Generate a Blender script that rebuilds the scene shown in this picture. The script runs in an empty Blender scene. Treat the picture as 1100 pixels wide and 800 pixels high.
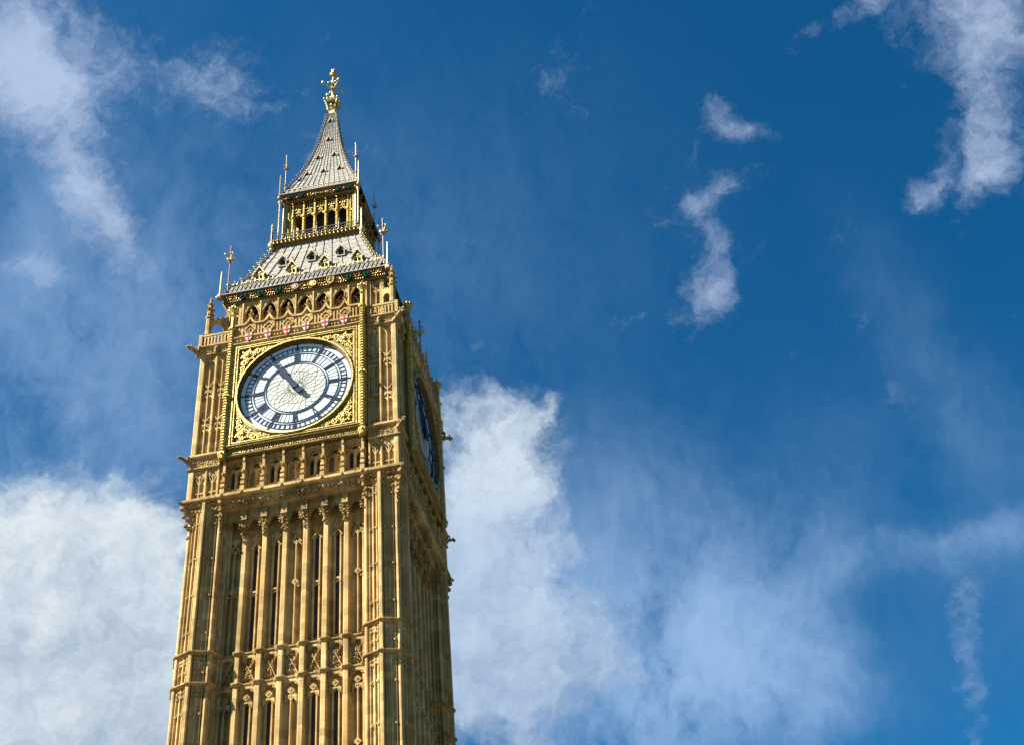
import bpy, bmesh, math, random
from mathutils import Matrix, Vector
random.seed(7)
PI = math.pi
C = bpy.context.scene.collection
scene = bpy.context.scene

# ------------------------------------------------------------------ camera
cam_d = bpy.data.cameras.new("camera")
cam = bpy.data.objects.new("camera", cam_d)
C.objects.link(cam)
scene.camera = cam
Rm = Matrix(((0.9837683806, 0.1768781060, 0.0302309269),
             (0.1384562388, -0.6410474733, -0.7549092707),
             (-0.1141474627, 0.7468415311, -0.6551321120)))
cam.matrix_world = Matrix.Translation((20.5336, -66.7975, 1.6302)) @ Rm.to_4x4()
cam_d.sensor_fit = 'HORIZONTAL'
cam_d.sensor_width = 36.0
cam_d.lens = 1432.4419 / 1100 * 36.0
cam_d.shift_x = -84.0203 / 1100
cam_d.shift_y = -28.4379 / 1100
cam_d.clip_start = 0.1
cam_d.clip_end = 6000
scene.render.resolution_x = 1024
scene.render.resolution_y = 744

# ------------------------------------------------------------------ light
SUN_AZ = math.radians(60)      # left of the front normal (-Y), towards -X
SUN_EL = math.radians(42)
sd = Vector((-math.sin(SUN_AZ) * math.cos(SUN_EL), -math.cos(SUN_AZ) * math.cos(SUN_EL), math.sin(SUN_EL)))
sun_d = bpy.data.lights.new("sun", 'SUN')
sun_d.energy = 5.0
sun_d.angle = math.radians(0.5)
sun_d.color = (1.0, 0.97, 0.86)
sun = bpy.data.objects.new("sun", sun_d)
C.objects.link(sun)
sun.rotation_euler = sd.to_track_quat('Z', 'Y').to_euler()
sun.location = (-60, -60, 120)

scene.view_settings.view_transform = 'Standard'
scene.view_settings.look = 'None'
scene.view_settings.exposure = 1.65
scene.view_settings.gamma = 1.0
scene.view_settings.use_curve_mapping = False

# ------------------------------------------------------------------ world: Nishita sky with clouds by sky direction
world = bpy.data.worlds.new("World")
scene.world = world
world.use_nodes = True
nt = world.node_tree
nt.nodes.clear()
N, L = nt.nodes, nt.links


def nmath(op, a, b=None, c=None, clamp=False):
    n = N.new('ShaderNodeMath'); n.operation = op; n.use_clamp = clamp
    for i, v in enumerate((a, b, c)):
        if v is None: continue
        if isinstance(v, (int, float)): n.inputs[i].default_value = v
        else: L.new(v, n.inputs[i])
    return n.outputs[0]


def vmath(op, a, b=None):
    n = N.new('ShaderNodeVectorMath'); n.operation = op
    for i, v in enumerate((a, b)):
        if v is None: continue
        if isinstance(v, (tuple, Vector)): n.inputs[i].default_value = tuple(v)
        elif isinstance(v, (int, float)): n.inputs[3].default_value = v
        else: L.new(v, n.inputs[i])
    return n.outputs['Value'] if op in ('DOT_PRODUCT', 'LENGTH') else n.outputs['Vector']


def noise(vec, scale, detail=8, rough=0.55, dist=0.0, out='Fac'):
    n = N.new('ShaderNodeTexNoise')
    n.inputs['Scale'].default_value = scale
    n.inputs['Detail'].default_value = detail
    n.inputs['Roughness'].default_value = rough
    n.inputs['Distortion'].default_value = dist
    L.new(vec, n.inputs['Vector'])
    return n.outputs[out]


def maprange(v, a, b, c=0.0, d=1.0, smooth=True):
    n = N.new('ShaderNodeMapRange')
    n.interpolation_type = 'SMOOTHSTEP' if smooth else 'LINEAR'
    L.new(v, n.inputs[0])
    for i, x in enumerate((a, b, c, d)): n.inputs[i + 1].default_value = x
    return n.outputs[0]


sky = N.new('ShaderNodeTexSky')
sky.sky_type = 'NISHITA'
sky.sun_disc = False
sky.sun_elevation = SUN_EL
sky.sun_rotation = math.atan2(sd.x, sd.y)
sky.air_density = 1.0
sky.dust_density = 0.35
sky.ozone_density = 2.2
tint = N.new('ShaderNodeMix'); tint.data_type = 'RGBA'; tint.blend_type = 'MULTIPLY'
tint.inputs[0].default_value = 1.0
L.new(sky.outputs[0], tint.inputs[6])
SKY_TINT = (0.055, 0.50, 0.745, 1)
tint.inputs[7].default_value = SKY_TINT

dirv = N.new('ShaderNodeTexCoord').outputs['Generated']
dirn = vmath('NORMALIZE', dirv)


def sky_dir(az, el):
    a, e = math.radians(az), math.radians(el)
    return Vector((math.sin(a) * math.cos(e), math.cos(a) * math.cos(e), math.sin(e)))


# ragged outlines: the lookup direction is pushed about by noise at two sizes
w1 = vmath('SUBTRACT', noise(dirn, 7, 6, 0.6, out='Color'), (0.5, 0.5, 0.5))
w2 = vmath('SUBTRACT', noise(dirn, 28, 6, 0.65, out='Color'), (0.5, 0.5, 0.5))
wd = vmath('ADD', dirn, vmath('SCALE', w1, 0.085))
wd = vmath('ADD', wd, vmath('SCALE', w2, 0.030))


def blob(az, el, ra, rb, rot, amp, hard=1.0, vec=None):
    """soft ellipse in the sky: centre in degrees, radii in degrees, long axis turned by rot"""
    c = sky_dir(az, el)
    r = Vector((math.cos(math.radians(az)), -math.sin(math.radians(az)), 0))
    u = r.cross(c); cr, sr = math.cos(math.radians(rot)), math.sin(math.radians(rot))
    a1 = (r * cr + u * sr) / math.radians(ra)
    b1 = (-r * sr + u * cr) / math.radians(rb)
    vec = vec or wd
    x = vmath('DOT_PRODUCT', vec, a1); y = vmath('DOT_PRODUCT', vec, b1)
    # remove the constant part so that the ellipse is centred on c
    x = nmath('SUBTRACT', x, a1.dot(c)); y = nmath('SUBTRACT', y, b1.dot(c))
    q = nmath('ADD', nmath('MULTIPLY', x, x), nmath('MULTIPLY', y, y))
    g = nmath('EXPONENT', nmath('MULTIPLY', nmath('POWER', q, hard), -1.0))
    return nmath('MULTIPLY', g, amp)


def total(bl, vec=None):
    s = None
    for b in bl:
        g = blob(*b, vec=vec); s = g if s is None else nmath('ADD', s, g)
    return s

c2 = lambda v, k: nmath('MULTIPLY', nmath('SUBTRACT', v, 0.5), k)
wv = vmath('ADD', dirn, vmath('ADD', vmath('SCALE', w1, 0.040), vmath('SCALE', w2, 0.030)))   # gentler warp for the torn clouds
# cumulus: thick, billowing upper edge
cum = total([(-29.5, 28.0, 6.3, 7.8, 0, 1.35, 2.0), (-26.0, 31.8, 3.2, 3.6, 20, .6, 1.3), (-24.5, 28.0, 4.2, 5.0, 0, .5, 1.5),
             (-10.2, 33.0, 3.2, 7.0, -4, 1.0, 1.4), (-7.6, 36.6, 2.6, 2.2, 10, .60, 1.2), (-7.8, 29.5, 4.6, 4.2, 0, .70, 1.2), (-6.4, 32.3, 2.0, .8, 25, .45, 1.0), (-4.8, 26.5, 4.6, 2.4, 0, .35, 1.0)])
n1 = noise(wd, 9, 10, 0.60)
n2 = noise(wd, 34, 7, 0.62)
n5 = noise(wd, 75, 6, 0.62, 0.4)
cum = nmath('ADD', nmath('ADD', cum, c2(n1, 1.7)), nmath('ADD', c2(n2, 0.8), c2(n5, 0.4)))
cum_m = maprange(cum, 0.26, 1.08, 0, 0.97)
# torn wisps and patches
wis = total([(-37.4, 51.5, 2.6, 4.4, -25, 1.6, 1.0), (-33.9, 49.6, 3.0, 1.9, -35, 1.0, 1.0), (-31.2, 47.0, 2.3, 1.2, -55, 1.0, 1.0), (-28.8, 45.1, 1.9, .9, -45, 1.0, 1.0),
             (-30.5, 51.8, 2.8, 1.3, 10, .66, 1.0), (-24.6, 51.9, 2.2, 1.6, -25, 1.0, 1.0), (-32.4, 43.5, 1.4, .9, -20, .92, 1.0), (-35, 43.6, 2.0, .6, 0, .5, 1.0), (-29.3, 37.6, 1.0, 1.7, 20, .75, 1.0),
             (8.3, 49.6, .75, 1.2, 20, .78, 1.0), (10.0, 48.3, 1.5, .7, -20, .72, 1.0), (6.9, 46.3, 1.6, .7, 10, .85, 1.0), (6.1, 44.4, .9, 1.6, 5, .95, 1.0), (5.3, 42.0, 1.3, 1.3, 0, 1.15, 1.2),
             (25.6, 48.6, 2.8, 3.1, -20, 1.45, 1.3), (22.7, 44.6, 1.4, 2.2, -15, .95, 1.0), (21.9, 42.9, 1.3, .9, 0, .80, 1.0), (18.7, 43.4, 1.3, .6, 35, .80, 1.0), (19.5, 51.4, 2.6, .9, 0, .80, 1.0),
             (-1.4, 52.6, 1.4, 1.8, 0, .55, 1.0), (12.3, 24.6, .70, 4.0, -15, .85, 1.2), (12.4, 29.7, 5.5, .55, 3, .42, 1.0), (13.2, 36.5, 1.0, 3.5, 12, .30, 1.0)], wv)
n3 = noise(wv, 17, 12, 0.70, 0.3)
n7 = noise(wv, 90, 6, 0.65, 0.3)
wis = nmath('ADD', nmath('ADD', wis, c2(n3, 2.0)), nmath('ADD', c2(noise(wv, 42, 7, 0.65), 1.3), c2(n7, 1.0)))
wis_m = maprange(wis, 0.28, 2.2, 0, 0.92)
# thin high haze, feathery
haz = total([(-4.6, 28.0, 4.6, 3.8, 0, 1.05, 1.3), (1.3, 28.4, 4.1, 3.4, 20, 1.15, 1.2), (1.4, 25.2, 4.6, 3.2, 0, 1.5, 1.4), (13.0, 29.4, 6.0, .8, 0, .45, 1.0),
             (-32, 38, 9, 8, 0, .60, 1.0), (-27, 43, 11, 8, 0, .20, 1.0), (-2.5, 33.0, 4.5, 3.8, 0, .42, 1.0), (15.5, 36, 1.6, 6, 10, .16, 1.0), (-8, 46, 8, 7, 0, .08, 1.0), (8, 33, 9, 4, 0, .09, 1.0), (15, 27, 9, 5, 0, .08, 1.0)])
hd = vmath('ADD', dirn, vmath('ADD', vmath('SCALE', w1, 0.03), vmath('SCALE', w2, 0.022)))
stc = N.new('ShaderNodeMapping'); stc.inputs['Rotation'].default_value = (0.0, 0.55, 0.1); stc.inputs['Scale'].default_value = (1.0, 0.7, 0.52)
L.new(hd, stc.inputs[0])
n4 = noise(stc.outputs[0], 15, 12, 0.66, 0.3)
n6 = noise(stc.outputs[0], 80, 7, 0.66, 0.3)
hz_n = nmath('ADD', maprange(n4, 0.34, 0.68, 0.30, 1.45, False), c2(n6, 0.9))
haz = nmath('MULTIPLY', haz, hz_n)
haz_m = nmath('SUBTRACT', 1.0, nmath('EXPONENT', nmath('MULTIPLY', nmath('MAXIMUM', haz, 0.0), -0.88)))

# billow shading: compare the density with the density a little way towards the sun
tang = sd - sd.dot(sky_dir(-12, 36)) * sky_dir(-12, 36); tang.normalize()
wsun = vmath('ADD', wd, tuple(tang * 0.022))
relief = nmath('SUBTRACT', n1, noise(wsun, 9, 10, 0.60))
relief2 = nmath('SUBTRACT', n2, noise(vmath('ADD', wd, tuple(tang * 0.006)), 34, 7, 0.62))
low = noise(wd, 4.0, 4, 0.5)
shade = nmath('ADD', nmath('ADD', nmath('MULTIPLY', relief, 2.6), nmath('MULTIPLY', relief2, 1.3)), nmath('ADD', maprange(low, 0.35, 0.65, 0.35, 0.90), c2(n5, 0.5)))
shade = maprange(shade, -0.35, 1.45)
cc = N.new('ShaderNodeMix'); cc.data_type = 'RGBA'
L.new(shade, cc.inputs[0]); cc.inputs[6].default_value = (2.3, 2.95, 3.9, 1); cc.inputs[7].default_value = (5.2, 5.75, 5.95, 1)


def cmix(f, a, b):
    n = N.new('ShaderNodeMix'); n.data_type = 'RGBA'; L.new(f, n.inputs[0])
    L.new(a, n.inputs[6])
    if isinstance(b, tuple): n.inputs[7].default_value = b
    else: L.new(b, n.inputs[7])
    return n.outputs[2]


final = cmix(haz_m, tint.outputs[2], (2.15, 3.4, 5.3, 1))
final = cmix(wis_m, final, (3.1, 3.85, 5.2, 1))
side_f = maprange(vmath('DOT_PRODUCT', dirn, (1.0, 0.0, 0.0)), -0.36, -0.20, 0, 1)
topf = maprange(vmath('DOT_PRODUCT', dirn, (0.0, 0.0, 1.0)), 0.53, 0.61, 0, 1)      # its top catches the light, its base is bluer
dimmed = cmix(topf, vmath('MULTIPLY', cc.outputs[2], (0.66, 0.74, 0.90)), vmath('MULTIPLY', cc.outputs[2], (0.90, 0.93, 1.0)))
final = cmix(cum_m, final, cmix(side_f, cc.outputs[2], dimmed))


bg = N.new('ShaderNodeBackground'); bg.inputs['Strength'].default_value = 0.05
L.new(final, bg.inputs['Color'])
wo = N.new('ShaderNodeOutputWorld'); L.new(bg.outputs[0], wo.inputs['Surface'])
world.cycles.sampling_method = 'MANUAL'
world.cycles.sample_map_resolution = 1024

# ------------------------------------------------------------------ materials


def mat(name):
    m = bpy.data.materials.new(name); m.use_nodes = True
    t = m.node_tree
    return m, t, t.nodes['Principled BSDF']


def mix(t, fac, a, b, mode='MIX'):
    n = t.nodes.new('ShaderNodeMix'); n.data_type = 'RGBA'; n.blend_type = mode
    for i, v in ((0, fac), (6, a), (7, b)):
        if isinstance(v, (int, float)): n.inputs[i].default_value = v
        elif isinstance(v, tuple): n.inputs[i].default_value = v if len(v) == 4 else (*v, 1)
        else: t.links.new(v, n.inputs[i])
    return n.outputs[2]


def mnoise(t, scale, detail=5, rough=0.6, stretch=(1, 1, 1), off=(0, 0, 0)):
    tc = t.nodes.new('ShaderNodeTexCoord'); mp = t.nodes.new('ShaderNodeMapping')
    mp.inputs['Scale'].default_value = stretch; mp.inputs['Location'].default_value = off
    t.links.new(tc.outputs['Object'], mp.inputs[0])
    n = t.nodes.new('ShaderNodeTexNoise'); n.inputs['Scale'].default_value = scale
    n.inputs['Detail'].default_value = detail; n.inputs['Roughness'].default_value = rough
    t.links.new(mp.outputs[0], n.inputs['Vector'])
    return n.outputs['Fac']


def mramp(t, v, a, b, c=0.0, d=1.0):
    n = t.nodes.new('ShaderNodeMapRange'); t.links.new(v, n.inputs[0])
    for i, x in enumerate((a, b, c, d)): n.inputs[i + 1].default_value = x
    return n.outputs[0]


def bump(t, b, v, strength=0.4, dist=0.03):
    n = t.nodes.new('ShaderNodeBump'); n.inputs['Strength'].default_value = strength
    n.inputs['Distance'].default_value = dist
    t.links.new(v, n.inputs['Height']); t.links.new(n.outputs[0], b.inputs['Normal'])


def stone(name, base, dark, light, joints=True):
    m, t, b = mat(name)
    big = mramp(t, mnoise(t, 0.35, 4, 0.6, (1, 1, 0.35)), 0.35, 0.68)
    streak = mramp(t, mnoise(t, 2.2, 5, 0.65, (1, 1, 0.12), (3, 5, 1)), 0.42, 0.72)
    spk = mramp(t, mnoise(t, 9, 6, 0.7), 0.3, 0.75)
    col = mix(t, big, base, light)
    col = mix(t, mramp(t, streak, 0, 1, 0, 0.80), col, dark)
    col = mix(t, mramp(t, spk, 0, 1, 0, 0.35), col, mix(t, 1.0, col, (0.62, 0.56, 0.5), 'MULTIPLY'))
    # block to block tone: courses 0.42 m high, random tone per block
    tc = t.nodes.new('ShaderNodeTexCoord')
    vm = t.nodes.new('ShaderNodeVectorMath'); vm.operation = 'MULTIPLY'; vm.inputs[1].default_value = (1.25, 1.25, 2.4)
    t.links.new(tc.outputs['Object'], vm.inputs[0])
    fl = t.nodes.new('ShaderNodeVectorMath'); fl.operation = 'FLOOR'; t.links.new(vm.outputs[0], fl.inputs[0])
    wn = t.nodes.new('ShaderNodeTexWhiteNoise'); wn.noise_dimensions = '3D'; t.links.new(fl.outputs[0], wn.inputs['Vector'])
    tone = mramp(t, wn.outputs['Value'], 0, 1, 0.72, 1.12)
    fr_ = t.nodes.new('ShaderNodeVectorMath'); fr_.operation = 'FRACTION'; t.links.new(vm.outputs[0], fr_.inputs[0])
    sp = t.nodes.new('ShaderNodeSeparateXYZ'); t.links.new(fr_.outputs[0], sp.inputs[0])
    jn = mramp(t, sp.outputs['Z'], 0.0, 0.09, 0.70, 1.0)
    mu = t.nodes.new('ShaderNodeMath'); mu.operation = 'MULTIPLY'; t.links.new(tone, mu.inputs[0]); t.links.new(jn, mu.inputs[1]); tone = mu.outputs[0]
    cb = t.nodes.new('ShaderNodeCombineColor')
    for i in range(3): t.links.new(tone, cb.inputs[i])
    col = mix(t, 1.0, col, cb.outputs[0], 'MULTIPLY')
    t.links.new(col, b.inputs['Base Color'])
    b.inputs['Roughness'].default_value = 0.85
    b.inputs['Specular IOR Level'].default_value = 0.25
    bump(t, b, mnoise(t, 14, 8, 0.7), 0.55, 0.05)
    return m


def gold(name, c1, c2, metal=0.5, rough=0.36):
    m, t, b = mat(name)
    f = mramp(t, mnoise(t, 5, 6, 0.65), 0.35, 0.7)
    t.links.new(mix(t, f, c1, c2), b.inputs['Base Color'])
    b.inputs['Metallic'].default_value = metal
    t.links.new(mramp(t, mnoise(t, 11, 4), 0.3, 0.7, rough - 0.08, rough + 0.15), b.inputs['Roughness'])
    bump(t, b, mnoise(t, 16, 6, 0.7), 0.5, 0.04)
    return m


def paint(name, c, rough=0.5, var=0.25, metal=0.0, bs=0.15, spec=0.5):
    m, t, b = mat(name)
    b.inputs['Specular IOR Level'].default_value = spec
    f = mramp(t, mnoise(t, 4, 6, 0.65), 0.3, 0.72)
    d = tuple(x * (1 - var) for x in c)
    t.links.new(mix(t, f, c, d), b.inputs['Base Color'])
    b.inputs['Roughness'].default_value = rough; b.inputs['Metallic'].default_value = metal
    bump(t, b, mnoise(t, 12, 5, 0.7), bs, 0.02)
    return m


STONE = stone('honey_limestone', (0.50, 0.328, 0.112), (0.22, 0.106, 0.028), (0.64, 0.46, 0.205))
CARVE = stone('weathered_carved_stone', (0.36, 0.228, 0.070), (0.13, 0.062, 0.020), (0.52, 0.36, 0.155))
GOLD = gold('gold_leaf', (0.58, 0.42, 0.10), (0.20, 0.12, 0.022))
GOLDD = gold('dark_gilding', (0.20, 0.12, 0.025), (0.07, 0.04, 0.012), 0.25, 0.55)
BRONZE = gold('red_bronze_gilding', (0.40, 0.19, 0.05), (0.16, 0.07, 0.02), 0.3, 0.5)
GOLDP = gold('pale_gold_paint', (0.56, 0.46, 0.21), (0.34, 0.24, 0.07), 0.25, 0.45)
LEAD = paint('grey_roof_plate', (0.36, 0.32, 0.27), 0.7, 0.7, 0.0, 1.0)
LEADD = paint('dark_roof_seam', (0.05, 0.045, 0.04), 0.6, 0.3)
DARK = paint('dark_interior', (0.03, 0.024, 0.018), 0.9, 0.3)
GLASS = paint('dark_leaded_glass', (0.05, 0.05, 0.05), 0.5, 0.4, 0.0, 0.3, 0.2)
OPAL = paint('opal_white_glass', (0.60, 0.655, 0.68), 0.25, 0.10, 0.0, 0.05)
OPALC = paint('cream_opal_glass', (0.62, 0.61, 0.52), 0.3, 0.12, 0.0, 0.08)
BLUE = paint('prussian_blue_paint', (0.005, 0.015, 0.050), 0.45, 0.3, 0, .15, .2)
BLUEL = paint('blue_hand_paint', (0.008, 0.028, 0.085), 0.4, 0.2, 0, .15, .25)
GREEN = paint('green_enamel', (0.001, 0.042, 0.012), 0.7, 0.5, 0, .15, .05)
DGREEN = paint('dark_green_enamel', (0.004, 0.014, 0.006), 0.7, 0.4, 0, .15, .05)
WHITE = paint('white_enamel', (0.52, 0.50, 0.48), 0.4, 0.12)
RED = paint('red_enamel', (0.50, 0.012, 0.025), 0.4, 0.2)
ROSE = paint('pale_rose_enamel', (0.62, 0.48, 0.40), 0.5, 0.2)
IRON = paint('lattice_iron', (0.27, 0.26, 0.20), 0.5, 0.2)
RUST = paint('red_brown_iron', (0.28, 0.13, 0.09), 0.6, 0.3)

# ------------------------------------------------------------------ mesh builder
# face space: x to the right, o outward from the tower axis, z up  ->  world (x, -o, z)


class MB:
    def __init__(s): s.v = []; s.f = []; s.m = []; s.mi = 0; s.k = 0

    def eps(s): s.k += 1; return (s.k % 9) * 0.0011

    def add(s, vs, fs, mi=None):
        n = len(s.v); s.v += vs
        for f in fs: s.f.append(tuple(i + n for i in f)); s.m.append(s.mi if mi is None else mi)

    def box(s, x0, x1, o0, o1, z0, z1, mi=None):
        e = s.eps(); o1 += e
        p = [(x, o, z) for z in (z0, z1) for o in (o0, o1) for x in (x0, x1)]
        s.add(p, [(0, 1, 3, 2), (4, 6, 7, 5), (0, 4, 5, 1), (2, 3, 7, 6), (0, 2, 6, 4), (1, 5, 7, 3)], mi)

    def prism(s, pts, a, b, axis='o', mi=None):
        """extrude an outline: axis 'o' -> pts (x,z); 'z' -> pts (x,o); 'x' -> pts (o,z)"""
        if axis == 'o': b += s.eps()
        f = {'o': lambda p, t: (p[0], t, p[1]), 'z': lambda p, t: (p[0], p[1], t), 'x': lambda p, t: (t, p[0], p[1])}[axis]
        n = len(pts)
        s.add([f(p, a) for p in pts] + [f(p, b) for p in pts],
              [tuple(range(n)), tuple(range(2 * n - 1, n - 1, -1))] + [(i, (i + 1) % n, n + (i + 1) % n, n + i) for i in range(n)], mi)

    def strip(s, A, B, o0, o1, mi=None):
        """solid between two outlines A and B (x,z) of equal length"""
        o1 += s.eps(); n = len(A)
        v = [(p[0], o, p[1]) for o in (o0, o1) for Q in (A, B) for p in Q]
        f = []
        for i in range(n - 1):
            a, b, c, d = i, i + 1, n + i + 1, n + i
            f += [(a, b, c, d), (2 * n + d, 2 * n + c, 2 * n + b, 2 * n + a), (a, 2 * n + a, 2 * n + b, b), (d, c, 2 * n + c, 2 * n + d)]
        f += [(0, n, 3 * n, 2 * n), (n - 1, 3 * n - 1, 4 * n - 1, 2 * n - 1)]
        s.add(v, f, mi)

    def poly(s, pts, w, o0, o1, closed=False, mi=None):
        """flat bar of width w along a path in the face plane"""
        n = len(pts); A = []; B = []
        for i, p in enumerate(pts):
            a = pts[i - 1] if (i > 0 or closed) else p; b = pts[(i + 1) % n] if (i < n - 1 or closed) else p
            d1 = Vector((p[0] - a[0], p[1] - a[1])); d2 = Vector((b[0] - p[0], b[1] - p[1]))
            if d1.length < 1e-6: d1 = d2
            if d2.length < 1e-6: d2 = d1
            d1.normalize(); d2.normalize(); t = d1 + d2
            if t.length < 1e-6: t = d1
            t.normalize(); c = max(0.5, abs(t.dot(d1)))
            nx, nz = -t.y * w / 2 / c, t.x * w / 2 / c
            A.append((p[0] + nx, p[1] + nz)); B.append((p[0] - nx, p[1] - nz))
        if closed: A.append(A[0]); B.append(B[0])
        s.strip(A, B, o0, o1, mi)

    def ring(s, cx, cz, r0, r1, o0, o1, n=8, mi=None, ph=0.0):
        A = [(cx + r0 * math.cos(2 * PI * i / n + ph), cz + r0 * math.sin(2 * PI * i / n + ph)) for i in range(n + 1)]
        B = [(cx + r1 * math.cos(2 * PI * i / n + ph), cz + r1 * math.sin(2 * PI * i / n + ph)) for i in range(n + 1)]
        s.strip(A, B, o0, o1, mi)

    def lathe(s, prof, cx, co, n=8, ph=0.0, mi=None):
        """prof: (r,z) list"""
        v = []; f = []; m = len(prof)
        for r, z in prof:
            for i in range(n):
                a = 2 * PI * i / n + ph; v.append((cx + r * math.sin(a), co + r * math.cos(a), z))
        for j in range(m - 1):
            for i in range(n):
                f.append((j * n + i, j * n + (i + 1) % n, (j + 1) * n + (i + 1) % n, (j + 1) * n + i))
        f.append(tuple(range(n))); f.append(tuple(range(m * n - 1, (m - 1) * n - 1, -1)))
        s.add(v, f, mi)

    def sq(s, prof, cx=0, co=0, mi=None):
        """prof (half,z) swept round a square"""
        s.lathe([(h * math.sqrt(2), z) for h, z in prof], cx, co, 4, PI / 4, mi)

    def tube(s, pts, r, n=6, mi=None):
        """tube through 3D points (x,o,z); r number or list"""
        P = [Vector(p) for p in pts]; m = len(P); v = []; f = []
        for j, p in enumerate(P):
            t = (P[min(j + 1, m - 1)] - P[max(j - 1, 0)]).normalized()
            a = t.orthogonal().normalized() if abs(t.z) > 0.95 else t.cross(Vector((0, 0, 1))).normalized()
            b = t.cross(a); rr = r[j] if isinstance(r, (list, tuple)) else r
            for i in range(n):
                q = p + (a * math.cos(2 * PI * i / n) + b * math.sin(2 * PI * i / n)) * rr; v.append(tuple(q))
        for j in range(m - 1):
            for i in range(n): f.append((j * n + i, j * n + (i + 1) % n, (j + 1) * n + (i + 1) % n, (j + 1) * n + i))
        f.append(tuple(range(n))); f.append(tuple(range(m * n - 1, (m - 1) * n - 1, -1)))
        s.add(v, f, mi)

    def ball(s, x, o, z, r, sz=1.0, so=1.0, n=6, mi=None):
        v = [(x, o, z - r * sz)]; f = []
        for k in (1, 2):
            for i in range(n):
                a = 2 * PI * (i + 0.5 * k) / n
                v.append((x + r * .87 * math.cos(a), o + r * .87 * so * math.sin(a), z + (k - 1.5) * r * sz))
        v.append((x, o, z + r * sz))
        for i in range(n):
            j = (i + 1) % n
            f += [(0, 1 + j, 1 + i), (1 + i, 1 + j, 1 + n + i), (1 + j, 1 + n + j, 1 + n + i), (1 + n + i, 1 + n + j, 1 + 2 * n)]
        s.add(v, f, mi)

    def leaf(s, x, o, z, r, mi=None):
        """little carved leaf clump"""
        for _ in range(4):
            a, b = random.uniform(-1, 1), random.uniform(-1, 1)
            s.ball(x + a * r * .55, o + random.uniform(-.1, .5) * r, z + b * r * .55, r * random.uniform(.35, .6), random.uniform(.7, 1.4), 1, 5, mi)

    def carving(s, x0, x1, z0, z1, o, sz, mi=None, dens=1.0):
        """carved relief: rows of leaf-sized lumps, irregular"""
        nx = max(1, int((x1 - x0) / sz)); nz = max(1, int((z1 - z0) / sz))
        for i in range(nx):
            for j in range(nz):
                if random.random() > dens: continue
                s.ball(x0 + (i + .5 + random.uniform(-.25, .25)) * (x1 - x0) / nx, o + random.uniform(-.01, .03),
                       z0 + (j + .5 + random.uniform(-.25, .25)) * (z1 - z0) / nz, sz * random.uniform(.28, .5),
                       random.uniform(.7, 1.3), random.uniform(.6, 1.1), 5, mi)

    def arch(s, x0, x1, zs, zp, zt, o0, o1, n=5, mi=None, cusp=True):
        """plate filling x0..x1, zs..zt above a pointed arch springing at zs with its point at zp"""
        a = (x1 - x0) / 2; cx = (x0 + x1) / 2; h = zp - zs
        R = (a * a + h * h) / (2 * a); th = math.atan2(h, R - a) if R > a else PI / 2
        L_ = [(cx - a + R - R * math.cos(th * i / n), zs + R * math.sin(th * i / n)) for i in range(n + 1)]
        L_[-1] = (cx, zp)
        pts = L_ + [(2 * cx - p[0], p[1]) for p in reversed(L_[:-1])]
        top = [(p[0], zt) for p in pts]
        s.strip(pts, top, o0, o1, mi)
        if cusp:
            for sg in (-1, 1):
                p = L_[n // 2]; x = p[0] if sg < 0 else 2 * cx - p[0]
                q = L_[1]; r_ = L_[n - 1]
                X = lambda u: u if sg < 0 else 2 * cx - u
                s.prism([(X(q[0]), q[1]), (X(p[0] + a * .34), p[1] - h * .02), (X(r_[0]), r_[1])], o0 + .01, o1 - .012, 'o', mi)

    def quatre(s, cx, cz, r, w, o0, o1, mi=None):
        for dx, dz in ((0, 1), (1, 0), (0, -1), (-1, 0)):
            s.ring(cx + dx * r * .48, cz + dz * r * .48, r * .45 - w, r * .45, o0, o1, 6, mi, PI / 6)
        s.ring(cx, cz, r, r + w, o0, o1, 4, mi)
        s.ball(cx, o1, cz, w * 1.2, 1, 1, 5, mi)

    def build(s, name, mats, parent=None, loc=(0, 0, 0), rotz=0.0, origin=None):
        """origin (x,o,z): shift the vertices so that this face-space point is the object's origin"""
        ox, oo, oz = origin or (0, 0, 0)
        me = bpy.data.meshes.new(name)
        me.from_pydata([(x - ox, -(o - oo), z - oz) for x, o, z in s.v], [], s.f)
        for m in (mats if isinstance(mats, (list, tuple)) else [mats]): me.materials.append(m)
        me.polygons.foreach_set('material_index', s.m)
        bm = bmesh.new(); bm.from_mesh(me); bmesh.ops.recalc_face_normals(bm, faces=bm.faces); bm.to_mesh(me); bm.free()
        ob = bpy.data.objects.new(name, me); C.objects.link(ob)
        ob.parent = parent
        ob.location = (loc[0] + ox, loc[1] - oo, loc[2] + oz)
        ob.rotation_euler = (0, 0, rotz)
        return ob


def copy_tree(o, parent):
    c = o.copy(); C.objects.link(c); c.parent = parent
    for ch in o.children: copy_tree(ch, c)
    return c


def again(o, dx, do=0.0, dz=0.0, parent=None):
    c = copy_tree(o, parent or o.parent)
    c.location = (o.location[0] + dx, o.location[1] - do, o.location[2] + dz)
    return c


# ------------------------------------------------------------------ setting
gm, gt, gb = mat('paving_ground')
gt.links.new(mix(gt, mramp(gt, mnoise(gt, 0.08, 6), .35, .65), (0.10, 0.082, 0.055), (0.065, 0.055, 0.036)), gb.inputs['Base Color'])
gb.inputs['Roughness'].default_value = 0.9
g = MB(); g.add([(-2500, -2500, 0), (2500, -2500, 0), (2500, 2500, 0), (-2500, 2500, 0)], [(0, 1, 2, 3)])
go = g.build('ground', gm); go['kind'] = 'structure'
p = MB(); p.sq([(14, -0.05), (14, 0.12), (13.97, 0.14)]); po = p.build('pavement', paint('pale_paving', (0.16, 0.14, 0.12), 0.9)); po['kind'] = 'structure'

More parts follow.
